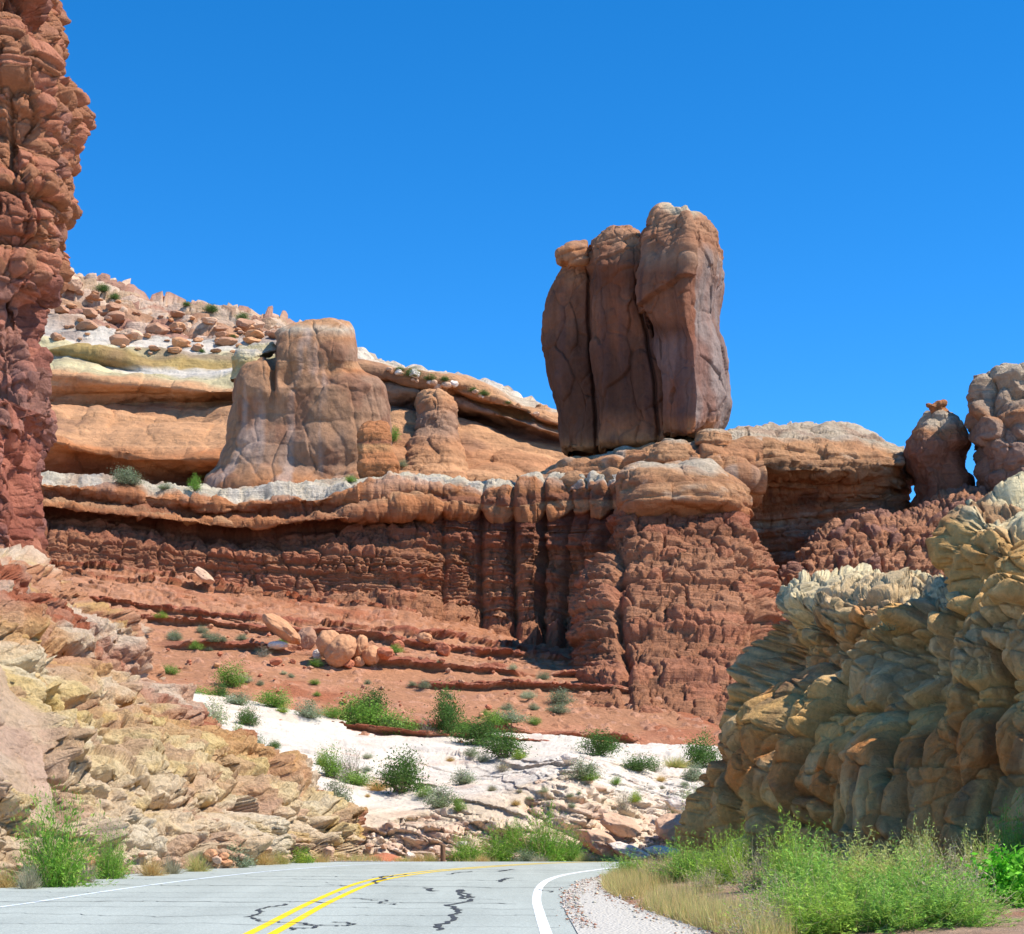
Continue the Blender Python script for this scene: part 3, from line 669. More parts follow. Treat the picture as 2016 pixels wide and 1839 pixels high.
def lower_tier():
    xs = (1500, 1560, 1600, 1660, 1720, 1780, 1830, 1880, 1940, 2040)
    def row(dys, Ds): return [(x, y, d) for x, y, d in zip(xs, dys, Ds)]
    rows = [
        (row((1500,) * 10, [155] * 10), RED),
        (row((1330,) * 10, [158] * 10), RED),
        (row((1220,) * 10, [162] * 10), RED),
        (row((1180, 1150, 1130, 1120, 1120, 1120, 1120, 1120, 1120, 1120), [165] * 10), RED2),
        (row((1170, 1125, 1090, 1070, 1060, 1050, 1045, 1045, 1045, 1045), [168] * 10), RED),
        (row((1165, 1110, 1075, 1050, 1035, 1025, 1000, 985, 985, 985), [171] * 10), RED2),
        (row((1165, 1110, 1073, 1048, 1030, 1020, 988, 965, 965, 960), [176] * 10), RED),
        (row((1200,) * 10, [184] * 10), RED)]
    G, Cc, V = loft(rows, 330, q=2.2, jit=.2, jsize=6, extR=400)
    N = blur_n(normals(G), 5)
    bl, pc = blocks(G, 1.5, 2.3, 1.1, seed=171, tilt=(-.28, 0), group=2, sharp=.22)
    bl2, _ = blocks(G, .8, 1.3, .45, seed=173, tilt=(-.28, 0), group=3, sharp=.35)
    d = bl * .8 + bl2 + fbm(G, 7, 3, seed=174) * 1.0
    Cc = bands(G, Cc, 1.2, .12, 9, (-.25, 0)); Cc = mixc(Cc, C(150, 112, 104), (pc > .8) * .5)
    o = emit('rock_tier', G + N * d[..., None], Cc, M_WALL, key='tier')
    tag(o, 'tilted tier of rounded red blocks below the dome and spires, above the near grey rock', 'rock outcrop')
lower_tier()

rounded('rock_spire', [(1100, 1782, 1960, 176, 12, DRED), (1010, 1790, 1935, 178, 11, DRED), (975, 1800, 1925, 179, 10, C(166, 108, 82)), (950, 1802, 1921, 179, 10, C(160, 104, 80)), (935, 1796, 1917, 179, 10, C(170, 114, 88)), (920, 1790, 1906, 179, 10, C(166, 112, 88)), (900, 1786, 1902, 179, 10, C(166, 112, 88)), (884, 1786, 1906, 179, 10, C(172, 120, 96)), (866, 1788, 1915, 179, 10, C(184, 134, 108)), (849, 1800, 1903, 179.5, 9, TAN2), (833, 1812, 1895, 180, 8, CRM), (820, 1824, 1884, 180.5, 7, CRM), (812, 1832, 1874, 181, 5, CRM), (808, 1845, 1860, 182, 2, TAN)],
        220, M_WALL, 'round-shouldered rock spire with a small knob on its head beside a slit of sky', 'rock spire', .5, 4, 181, wrapn=2.6, fac=(3.5, .5, .4, .3))
rounded('rock_outcrop', [(818, 1830, 1868, 181, 3, ORG), (808, 1830, 1866, 181, 3, ORG), (800, 1825, 1868, 181, 3.2, TAN2), (794, 1824, 1866, 181, 3, TAN2), (790, 1842, 1862, 181.5, 2, ORG)], 60, M_WALL,
        'little two-horned knob perched on the head of the round-shouldered spire', 'rock knob', .35, 1.4, 184, wrapn=2.4, fac=(1.2, .4, .5, .3))
rounded('rock_spire', [(1100, 1895, 2200, 172, 16, DRED), (1010, 1918, 2190, 173, 15, DRED), (985, 1924, 2185, 173, 15, C(172, 106, 76)), (965, 1926, 2180, 173, 15, C(168, 118, 94)), (925, 1930, 2180, 173, 15, C(168, 132, 112)), (905, 1936, 2180, 173, 15, C(168, 132, 112)), (884, 1932, 2180, 173, 15, C(172, 138, 118)), (860, 1918, 2175, 173, 15, C(176, 142, 120)), (835, 1910, 2170, 173, 15, C(184, 150, 126)), (812, 1906, 2165, 173.5, 14, TAN2), (795, 1912, 2160, 174, 14, C(190, 160, 134)), (772, 1922, 2150, 174.5, 13, C(188, 160, 134)), (750, 1928, 2140, 175, 12, C(196, 168, 140)), (735, 1934, 2120, 175.5, 11, CRM), (726, 1945, 2100, 177, 8, CRM), (722, 1980, 2060, 179, 3, CRM)],
        300, M_WALL, 'tall rough grey-tan spire at the right edge of the photo behind the slit of sky', 'rock spire', .7, 4, 191, wrapn=3.6, fac=(2.6, 1.0, .6, .4))

# ---- red tower at the left edge
def left_tower():
    sil = [(-90, 100), (0, 106), (60, 112), (105, 134), (112, 142), (160, 142), (200, 152), (250, 156), (330, 158), (390, 160), (430, 156), (470, 140), (520, 138), (560, 120), (600, 100), (640, 98), (670, 104), (705, 116), (760, 118), (815, 124), (850, 102), (900, 104), (960, 100), (1010, 104), (1050, 108), (1085, 112), (1130, 118), (1190, 125), (1420, 130)]
    secs = []
    for y, x in sil[::-1]:
        D = 72 if y > 1000 else 72 + (1000 - y) * .003
        rec = 1.2 if 590 < y < 800 else 0
        c = RED if y < 560 else (C(168, 118, 100) if y < 820 else C(172, 104, 82))
        if y > 1060: c = RED
        secs.append((y, -420, x - (44 if 60 < y < 540 else 32), D + rec, 12, c * .86))
    plan = [(0, 0), (.5, .0), (.86, .0), (.95, .06), (1.0, .25), (1.0, .7), (.95, 1), (0, 1)]
    G, Cc, V = body(secs, 460, plan, q=2.0)
    N = normals(G, True)
    z = G[..., 2]; zc = P(0, 560, 72)[2]; up = np.clip((z - zc) / 1.5, 0, 1)
    bl, pc = blocks(G, 2.0, 2.2, .95, seed=201, group=1, sharp=.14)
    bl2, _ = blocks(G, .9, 1.2, .36, seed=202, group=1, sharp=.14)
    fa, fr = facets(G, 2.6, .8, .8, .9, seed=203, st=(1, 1, .9), rough=.12)
    fb, fr2 = steps(G, .8, .18, .5, .9, seed=205, st=(1, 1, .8), rough=.1)
    fc, _ = facets(G, 3.2, .8, .8, .7, seed=207, st=(.8, .8, 2.0), rough=.12)
    fe, _ = facets(G, 1.5, .3, .8, .7, seed=210, st=(.8, .8, 1.8))
    d = up * (bl * .8 + bl2 * .6 + fa * .8) + (1 - up) * (fc + fe + bl * .2 + fbm(G, 2.5, 4, seed=208) * .2) + fb + fbm(G, .9, 4, seed=209) * .07
    Cc = bands(G, Cc, 1.5, .12, 10); Cc = mixc(Cc, C(150, 84, 68), (fr > .75) * .5); Cc = mixc(Cc, C(206, 132, 104), (fr2 > .75) * .5)
    Cc = patches(G, Cc, 2.5, C(140, 104, 96), .55, .2, 25)
    o = emit('rock_tower', G + N * d[..., None], Cc, M_TOWER, wrap=True, key='tower')
    tag(o, 'sheer knobbly red sandstone tower rising out of the frame at the left edge', 'rock tower')
left_tower()

# ================================================================== GROUND, SLOPES, ROAD
def zroad(D): return np.where(D > 46, -0.004 * (np.minimum(D, 62) - 46) ** 2 - np.maximum(D - 62, 0) * .0, 0.0)

def ground():
    ys = np.r_[np.arange(-60, 14, 6.0), np.arange(14, 70, .25), np.arange(70, 120, 4), np.arange(120, 700, 40), 1500, 4000]
    xs = np.r_[-4000, -1500, -600, -200, -80, -40, np.arange(-24, 24, .25), 40, 80, 200, 600, 1500, 4000]
    Y, X = np.meshgrid(ys, xs, indexing='ij')
    G = np.stack([X, Y, X * 0], -1).astype(float)
    z = -0.05 + zroad(Y)
    # right verge climbs to the rock foot, left verge to the bank
    z = z + np.clip((X - 2.0 - np.maximum(Y - 34, 0) * .12) * .10, 0, .30) * (Y < 60) * (Y > -20) * (X < 60)
    near = (Y > 10) & (Y < 70)
    z = z + fbm(G, 1.5, 4, seed=301) * .05 * near * ((X > 2.2 + np.maximum(Y - 34, 0) * .14) | (X < -10))
    z = np.where(Y > 90, -2.0, z)
    G[..., 2] = z
    c = np.ones(G.shape) * C(206, 170, 140)
    c = mixc(c, C(196, 132, 96), np.clip(fbm(G, 2.0, 3, seed=302) + .3, 0, 1) * .8)
    o = emit('ground', G, c, M_SOIL, origin=(0, 0, 0)); struct(o)
ground()

def curve_pts(pts, step=.5):
    pts = np.array(pts, float)
    s = np.r_[0, np.cumsum(np.linalg.norm(np.diff(pts, axis=0), axis=1))]
    n = int(s[-1] / step)
    # Catmull-Rom through the points
    out = []
    ext = np.vstack([2 * pts[0] - pts[1], pts, 2 * pts[-1] - pts[-2]])
    for t in np.linspace(0, len(pts) - 1 - 1e-6, n):
        i = int(t); f = t - i; a, b, c, d = ext[i], ext[i + 1], ext[i + 2], ext[i + 3]
        out.append(.5 * (2 * b + (c - a) * f + (2 * a - 5 * b + 4 * c - d) * f * f + (3 * b - a - 3 * c + d) * f ** 3))
    return np.array(out)
def RP(dx, dy):      # a place on the level road seen at (dx, dy)
    D = CAMH * F / (dy - HY); return ((dx - CX) / F * D, D)

L_EDGE = [(-9.6, -40), (-9.8, 5), (-10.2, 24), (-10.1, 33.5), (-8.9, 39), (-7.4, 45), (-4.6, 50.5), (0.5, 55.5), (8, 60), (18, 63), (34, 65)]
R_EDGE = [(0.95, -40), (0.92, 5), (0.84, 22), (0.85, 27), (1.0, 31), (1.5, 35.7), (2.6, 40), (4.6, 44.5), (8, 48.5), (14, 52), (30, 55)]
def strip(name, A, B, zoff, mat, col, parent=None, n=40):
    a = curve_pts(A); b = curve_pts(B)
    m = 260
    ia = np.linspace(0, len(a) - 1, m); ib = np.linspace(0, len(b) - 1, m)
    a = np.stack([np.interp(ia, np.arange(len(a)), a[:, k]) for k in range(2)], -1)
    b = np.stack([np.interp(ib, np.arange(len(b)), b[:, k]) for k in range(2)], -1)
    t = np.linspace(0, 1, n)[None, :, None]
    Gx = a[:, None] * (1 - t) + b[:, None] * t
    G = np.concatenate([Gx, (zroad(Gx[..., 1]) + zoff)[..., None]], -1)
    c = np.ones(G.shape) * col
    return emit(name, G, c, mat, parent=parent, origin=(0, 0, 0))

def asphalt_mat():
    m, nt, b = nodes('worn_pale_asphalt')
    n1 = noise(nt, 9, 8, .8); n2 = noise(nt, .35, 3, .5); n3 = noise(nt, 26, 6, .85); n4 = noise(nt, .7, 4, .6, stretch=(1.2, .10, 1))
    v = math_n(nt, 'ADD', mapr(nt, n1.outputs[0], .35, .65, -.12, .12), mapr(nt, n2.outputs[0], .3, .7, -.06, .06))
    v = math_n(nt, 'ADD', v, mapr(nt, n3.outputs[0], .38, .62, -.26, .24))
    v = math_n(nt, 'ADD', v, mapr(nt, n4.outputs[0], .35, .65, -.07, .07))
    v = math_n(nt, 'ADD', v, 1.0)
    vm = nt.nodes.new('ShaderNodeVectorMath'); vm.operation = 'SCALE'; vm.inputs[0].default_value = tuple(C(166, 170, 160))
    nt.links.new(v, vm.inputs['Scale']); nt.links.new(vm.outputs[0], b.inputs['Base Color'])
    bp = nt.nodes.new('ShaderNodeBump'); bp.inputs['Strength'].default_value = .35; bp.inputs['Distance'].default_value = .01
    nt.links.new(n3.outputs[0], bp.inputs['Height']); nt.links.new(bp.outputs[0], b.inputs['Normal'])
    return m
def paint_mat(name, col, wear):
    m, nt, b = nodes(name)
    n1 = noise(nt, 25, 6, .7); n2 = noise(nt, 2.5, 4, .6)
    s = math_n(nt, 'ADD', n1.outputs[0], math_n(nt, 'MULTIPLY', n2.outputs[0], .6))
    f = mapr(nt, s, wear, wear + .18, 0, 1)
    mx = nt.nodes.new('ShaderNodeMix'); mx.data_type = 'RGBA'
    nt.links.new(f, mx.inputs['Factor']); mx.inputs[6].default_value = (*col, 1); mx.inputs[7].default_value = (*C(150, 158, 160), 1)
    nt.links.new(mx.outputs[2], b.inputs['Base Color'])
    return m
def tar_mat():
    m, nt, b = nodes('crack_sealer'); b.inputs['Roughness'].default_value = .6
    n = noise(nt, 14, 4, .6); vm = nt.nodes.new('ShaderNodeVectorMath'); vm.operation = 'SCALE'; vm.inputs[0].default_value = tuple(C(74, 76, 76))
    nt.links.new(mapr(nt, n.outputs[0], .3, .7, .7, 1.3), vm.inputs['Scale']); nt.links.new(vm.outputs[0], b.inputs['Base Color'])
    return m
M_ASPH, M_YEL, M_WPAINT, M_TAR = asphalt_mat(), paint_mat('yellow_paint', C(232, 196, 36), .88), paint_mat('white_paint', C(234, 236, 234), .92), tar_mat()
M_WPAINT2 = paint_mat('worn_white_paint', C(226, 234, 238), .80)
road = strip('road', L_EDGE, R_EDGE, 0.0, M_ASPH, C(160, 170, 175)); struct(road)

def line_strip(name, pts, w, mat, zoff=.004, smooth=True, wob=0.0, seed=0, thick_var=0.0):
    c = curve_pts(pts, .15) if smooth else np.array(pts, float)
    r = np.random.RandomState(seed)
    t = np.gradient(c, axis=0); t /= np.maximum(np.linalg.norm(t, axis=1, keepdims=True), 1e-9); nrm = np.stack([-t[:, 1], t[:, 0]], -1)
    ww = np.full(len(c), w / 2)
    if thick_var: ww = ww * (1 + thick_var * (r.rand(len(c)) * 2 - 1))
    a, b = c - nrm * ww[:, None], c + nrm * ww[:, None]
    G = np.stack([np.c_[a, zroad(a[:, 1]) + zoff], np.c_[b, zroad(b[:, 1]) + zoff]], 1)
    return G
def emit_lines(name, Gs, mat):
    V, Fc, n = [], [], 0
    for G in Gs:
        V.append(G.reshape(-1, 3)); Fc.append(grid_faces(*G.shape[:2]) + n); n += G.shape[0] * 2
    o = mesh_from(name, np.vstack(V), np.vstack(Fc)[:, ::-1], mat, parent=road); return o
YC = [(-3.15, -40), (-3.12, 10), (-3.12, 21), (-3.15, 28.5), (-2.95, 35.5), (-2.2, 40), (-1.1, 43), (0.6, 46.2), (4, 50.2), (10, 54), (20, 57.5), (32, 59.5)]
def offs(pts, d):
    p = np.array(pts, float); t = np.gradient(p, axis=0); t /= np.linalg.norm(t, axis=1, keepdims=True)
    return p + np.stack([-t[:, 1], t[:, 0]], -1) * d
emit_lines('centre_line', [line_strip('', offs(YC, .15), .13, M_YEL), line_strip('', offs(YC, -.15), .13, M_YEL)], M_YEL)['label'] = 'double yellow centre line'
WC = [(.5, -40), (.48, 5), (.43, 20), (.41, 25), (.42, 29), (.56, 33.5), (.86, 36.9), (1.4, 39.7), (2.5, 43), (4.2, 46), (8, 49.6), (14, 53), (28, 56)]
emit_lines('edge_line', [line_strip('', WC, .15, M_WPAINT)], M_WPAINT)['label'] = 'solid white edge line on the right'
LC = [(-8.3, -40), (-8.25, 5), (-8.1, 24), (-7.85, 28), (-7.35, 33), (-6.5, 38.3), (-5.4, 42.5), (-3.6, 46.4), (0, 51), (8, 56), (20, 60)]
emit_lines('edge_line', [line_strip('', LC, .10, M_WPAINT2)], M_WPAINT2)['label'] = 'faded thin white edge line on the left'

def cracks():
    r = np.random.RandomState(5); Gs = []
    def wiggle(p0, p1, w, amp, n=26, seed=0):
        t = np.linspace(0, 1, n)[:, None]; p = np.array(p0) * (1 - t) + np.array(p1) * t
        rr = np.random.RandomState(seed); off = np.cumsum(rr.randn(n, 2), 0) * amp * np.array((1, 1.3)); off -= t * off[-1]
        return line_strip('', p + off, w, None, .006 + len(Gs) * .00012, smooth=False, thick_var=.45, seed=seed)
    # crossing cracks that run the width of the lanes
    y = 20.4; k = 0
    while y < 46:
        x0 = -10.0 + .0 * y; k += 1
        xl, xr = np.interp(y, [20, 33, 39, 45], [-10, -9.9, -8.8, -7.2]), np.interp(y, [20, 30, 36, 46], [.8, .9, 1.6, 5.3])
        dy = -(xr - xl) * .085
        segs = [(xl + .1, y + .2 - dy * .5), (xr - .2, y + .2 + dy * .5)]
        a, b = r.rand(2); 
        s0 = 0 if r.rand() < .75 else .4 * a; s1 = 1 if r.rand() < .6 else 1 - .4 * b
        A = np.array(segs[0]); B = np.array(segs[1])
        Gs.append(wiggle(A + (B - A) * s0, A + (B - A) * s1, .018 + .03 * r.rand() ** 2, .05, 90, k))
        y += (.9 + r.rand() * 1.9)
    # the thick sealed ones traced from the road
    def traced(pts, w, seed):
        q = [RP(*p) for p in pts]; out = []
        for i in range(len(q) - 1):
            Gs.append(wiggle(q[i], q[i + 1], w * .5, .04, 11, seed + i))
    traced([(876, 1832), (880, 1815), (895, 1800), (900, 1790), (912, 1778), (925, 1770), (918, 1760), (905, 1752)], .16, 50)
    traced([(905, 1752), (922, 1768), (935, 1766)], .12, 70)
    traced([(470, 1806), (520, 1795), (532, 1785), (560, 1780)], .10, 80)
    traced([(500, 1806), (512, 1814), (600, 1818), (665, 1824), (680, 1818), (655, 1816)], .09, 90)
    traced([(700, 1769), (745, 1773), (760, 1780), (772, 1781)], .09, 100)
    traced([(832, 1748), (850, 1755), (862, 1754)], .16, 110)
    traced([(985, 1737), (998, 1730), (1008, 1729)], .16, 120)
    traced([(745, 1740), (752, 1732), (748, 1727), (765, 1725)], .14, 130)
    traced([(1062, 1752), (1085, 1757)], .10, 140)
    traced([(575, 1832), (600, 1829), (612, 1821), (590, 1819)], .10, 150)
    traced([(735, 1728), (800, 1722)], .1, 160); traced([(980, 1716), (1010, 1712)], .16, 165)
    traced([(640, 1742), (690, 1745)], .1, 170); traced([(880, 1722), (930, 1716)], .12, 175)
    o = emit_lines('crack_sealing', Gs, M_TAR); o['kind'] = 'stuff'; o['label'] = 'dark sealed cracks in the pale asphalt'
cracks()

# gravel shoulder
def gravel_mat():
    m, nt, b = nodes('pale_gravel')
    n1 = noise(nt, 14, 8, .8); vo = nt.nodes.new('ShaderNodeTexVoronoi'); vo.inputs['Scale'].default_value = 22
    g = nt.nodes.new('ShaderNodeNewGeometry'); nt.links.new(g.outputs['Position'], vo.inputs['Vector'])
    v = math_n(nt, 'ADD', mapr(nt, n1.outputs[0], .3, .7, .78, 1.12), mapr(nt, vo.outputs['Distance'], 0, .6, .08, -.12))
    vm = nt.nodes.new('ShaderNodeVectorMath'); vm.operation = 'SCALE'; vm.inputs[0].default_value = tuple(C(206, 198, 184))
    nt.links.new(v, vm.inputs['Scale']); nt.links.new(vm.outputs[0], b.inputs['Base Color'])
    bp = nt.nodes.new('ShaderNodeBump'); bp.inputs['Strength'].default_value = .9; bp.inputs['Distance'].default_value = .03
    nt.links.new(vo.outputs['Distance'], bp.inputs['Height']); nt.links.new(bp.outputs[0], b.inputs['Normal'])
    return m
M_GRAV = gravel_mat()
G_EDGE = [(3.3, -40), (3.2, 5), (2.75, 18), (2.45, 21.5), (2.0, 26), (1.75, 31), (1.95, 35), (2.95, 39.8), (4.9, 44.3), (8.3, 48.2), (14.3, 51.7), (30.5, 54.7)]
o = strip('gravel_shoulder', [(x - .03, y) for x, y in R_EDGE], G_EDGE, .012, M_GRAV, C(200, 188, 176)); struct(o)
L2 = [(x - 1.5, y + .1) for x, y in L_EDGE]
L2[-5:] = [(-5.4, 51.7), (-.3, 57), (7.4, 61.5), (17.6, 64.5), (33.8, 66.5)]
o = strip('roadside_shoulder', L2, [(x + .02, y) for x, y in L_EDGE], .010, M_SOIL, C(206, 178, 150)); struct(o)

# ---- white slickrock slope with its broken road cut
def white_slope():
    xs = (300, 400, 520, 600, 700, 800, 900, 1000, 1060, 1130, 1200, 1300, 1400, 1500, 1600)
    def row(dys, Ds): return [(x, y, d) for x, y, d in zip(xs, dys, Ds)]
    rows = [
        (row((1790,) * 15, [58, 58, 58, 58, 59, 59, 60, 61, 61, 62, 62, 62, 62, 62, 62]), C(214, 184, 160)),
        (row((1698,) * 15, [59, 59, 59, 59, 60, 60, 61, 62, 62, 63, 63, 63, 63, 63, 63]), C(214, 184, 160)),
        (row((1640, 1640, 1640, 1650, 1650, 1650, 1650, 1640, 1630, 1620, 1640, 1650, 1660, 1660, 1660), [61, 61, 61, 61, 61.3, 61.5, 62, 63, 63.2, 64.2, 64.4, 64.6, 65, 65, 65]), C(222, 196, 168)),
        (row((1560, 1560, 1570, 1590, 1610, 1605, 1600, 1585, 1565, 1540, 1590, 1612, 1620, 1620, 1620), [64, 64, 64, 64, 64, 64.5, 65, 66, 66.5, 67, 68, 69, 69, 69, 69]), CRM),
        (row((1470, 1475, 1500, 1540, 1570, 1575, 1575, 1555, 1535, 1518, 1545, 1575, 1585, 1585, 1585), [76, 76, 74, 71, 69, 69, 69.5, 71, 72, 73, 74, 75, 75, 75, 75]), WHT),
        (row((1400, 1410, 1440, 1475, 1500, 1510, 1512, 1505, 1498, 1495, 1505, 1525, 1530, 1530, 1530), [92, 90, 88, 85, 84, 83, 83, 84, 85, 86, 87, 87, 87, 87, 87]), WHT),
        (row((1352, 1372, 1395, 1410, 1430, 1445, 1450, 1450, 1452, 1456, 1464, 1470, 1476, 1480, 1480), [106, 105, 104, 103, 103, 103, 103, 103, 103, 104, 105, 105, 105, 105, 105]), WHT),
        (row((1372, 1392, 1412, 1425, 1448, 1462, 1466, 1466, 1468, 1472, 1480, 1486, 1492, 1490, 1490), [122] * 15), CRM)]
    G, Cc, V = loft(rows, 560, q=2.0, jit=.3, jsize=5, extR=500)
    N = blur_n(normals(G), 12)
    X = CX + G[..., 0] / G[..., 1] * F
    rt = np.clip((X - 1020) / 120, 0, 1)
    cut = np.clip((2.9 + rt * 1.1 - V + fbm(G, 3, 3, seed=400) * .9) / .3, 0, 1)
    H = Hdir(N)
    bl, pc = blocks(G, .6, 1.7, .5, seed=401, tilt=(.3, .05), group=1, sharp=.12)
    bl2, pc2 = blocks(G, .16, .45, .16, seed=402, tilt=(.3, .05), group=1, sharp=.12)
    fa, fr = facets(G, 1.6, .55, .9, .5, seed=404, st=(1.6, 1.0, .6), rough=.15)
    fb, fr2 = steps(G, .5, .12, .6, .5, seed=403, st=(1.8, 1.0, .6))
    # sheeted slickrock: thin sheets that dip towards the road and to the right, each ending in a small step
    sz = G[..., 2] + G[..., 0] * .24 + fbm(G, 7, 3, seed=405) * .5
    seam = []
    def sheets(h, sd):
        t = sz / h; t = t + .8 * (vn(np.stack([t, t * 0, t * 0], -1) + 50 + sd) * 2 - 1); k = np.floor(t).astype(np.int64)
        on = np.clip(fbm(G, 6, 2, seed=409 + sd) * 3 + .6, 0, 1)
        seam.append(np.clip(1 - np.abs(t - k) / .10, 0, 1) * on); return hsh(k, k * 0, k * 0, 7 + sd) * on
    d = cut * fb + (1 - cut) * (fbm(G, 5, 4, seed=407) * .22 + fb * .25 + fbm(G, .7, 4, seed=410) * .05)
    dh = cut * (bl * .75 + bl2 + fa * .9) + (1 - cut) * (sheets(.55, 0) * .7 + sheets(.2, 3) * .32 + rt * (bl * .5 + bl2 * .6))
    Cc = np.where((cut > .5)[..., None], mixc(Cc, C(212, 168, 140), (fr2 > .72) * .5), Cc)
    Cc = patches(G, Cc, 3.5, C(236, 214, 190), .6, .1, 40, sz=.3); Cc = patches(G, Cc, 1.8, C(214, 176, 150), .5 , .32, 41, sz=.25)
    br = np.clip(fbm(G, 1.2, 3, seed=412) * 2 + .5, 0, 1)
    Cc = mixc(Cc, C(170, 136, 112), (1 - cut) * (seam[0] * .75 + seam[1] * .4) * br)
    o = emit('slickrock_slope', G + N * d[..., None] + H * dh[..., None], Cc, M_WHITE, key='white'); struct(o)
white_slope()

# ---- red talus slope with thin ledges
def talus():
    xs = (60, 150, 240, 340, 450, 560, 680, 800, 900, 1000, 1100, 1200, 1350, 1560)
    def row(dys, Ds): return [(x, y, d) for x, y, d in zip(xs, dys, Ds)]
    rows = [
        (row((1440, 1440, 1430, 1420, 1430, 1450, 1480, 1495, 1500, 1505, 1505, 1510, 1520, 1520), [96] * 14), SOIL),
        (row((1370, 1370, 1368, 1372, 1390, 1410, 1430, 1445, 1450, 1455, 1460, 1468, 1475, 1480), [104, 104, 104, 104, 104, 104, 104, 104, 104, 105, 106, 108, 110, 110]), C(204, 140, 104)),
        (row((1300, 1300, 1310, 1325, 1335, 1350, 1365, 1375, 1385, 1392, 1400, 1410, 1420, 1440), [118, 118, 118, 116, 115, 115, 115, 115, 115, 115, 116, 116, 116, 116]), SOIL),
        (row((1220, 1225, 1240, 1260, 1275, 1285, 1300, 1320, 1330, 1340, 1350, 1360, 1370, 1380), [134, 134, 134, 133, 132, 131, 130, 130, 130, 130, 129, 128, 126, 124]), SOIL),
        (row((1165, 1170, 1180, 1200, 1215, 1235, 1250, 1262, 1280, 1300, 1310, 1315, 1320, 1330), [148, 148, 148, 148, 148, 148, 148, 149, 150, 148, 147, 146, 140, 136]), RED2),
        (row((1110, 1115, 1125, 1140, 1155, 1175, 1190, 1195, 1225, 1258, 1272, 1280, 1290, 1300), [162, 163, 164, 165, 166, 167, 168, 169, 170, 170, 170, 168, 160, 150]), RED),
        (row((1110, 1110, 1120, 1135, 1150, 1170, 1185, 1190, 1220, 1255, 1270, 1280, 1290, 1300), [176] * 14), RED)]
    G, Cc, V = loft(rows, 640, q=2.0, jit=.25, jsize=6, extL=500, extR=700)
    N = blur_n(normals(G), 12)
    # ledges: thin resistant beds, dipping right, that come and go
    zz = G[..., 2] + .085 * G[..., 0] + fbm(G, 18, 3, seed=421) * .7 + fbm(G, 2.5, 2, seed=423) * .12
    t = zz / 2.3; t = t + .5 * (vn(np.stack([t, t * 0, t * 0], -1) + 70) * 2 - 1); k = np.floor(t).astype(np.int64); f = t - k
    bedh = (.16 + .2 * hsh(k, k * 0, k * 0, 3))
    here = np.clip(fbm(G * np.array((1, 1, .4)), 9, 3, seed=424) * 3 + .55, 0, 1)
    up = np.clip((V - 3.2) / 1.0, 0, 1); here = np.clip(here + up * .7, 0, 1)
    lip = np.clip((f - 0) / .03, 0, 1) * np.clip((bedh - f) / .03, 0, 1)
    bl, pc = blocks(G, .7, 1.6, .45, seed=425, tilt=(.085, 0), group=1, sharp=.3)
    H = Hdir(N)
    bb, _ = blocks(G, .8, 2.0, .8, seed=431, tilt=(.085, 0), group=1, sharp=.2)
    dh = lip * here * (1.0 + bl) + up * bb
    d = 0
    fb, fr = facets(G, .6, .3, .9, .2, seed=427)
    peb = (fr > .86) * np.clip(fb + .05, 0, 1) * .7
    d = d + fbm(G, 8, 3, seed=428) * .5 + peb * 1.2 + fbm(G, .8, 3, seed=429) * .06
    Cc = mixc(Cc, C(170, 96, 74), lip * here * .8)
    Cc = patches(G, Cc, 7, C(178, 96, 64), .6, .1, 43); Cc = patches(G, Cc, 2.5, C(216, 152, 116), .6, .25, 44)
    Cc = mixc(Cc, C(216, 160, 128), (fr > .88) * .6)
    o = emit('talus_slope', G + N * d[..., None] + H * dh[..., None], Cc, M_SOIL, key='talus'); struct(o)
talus()

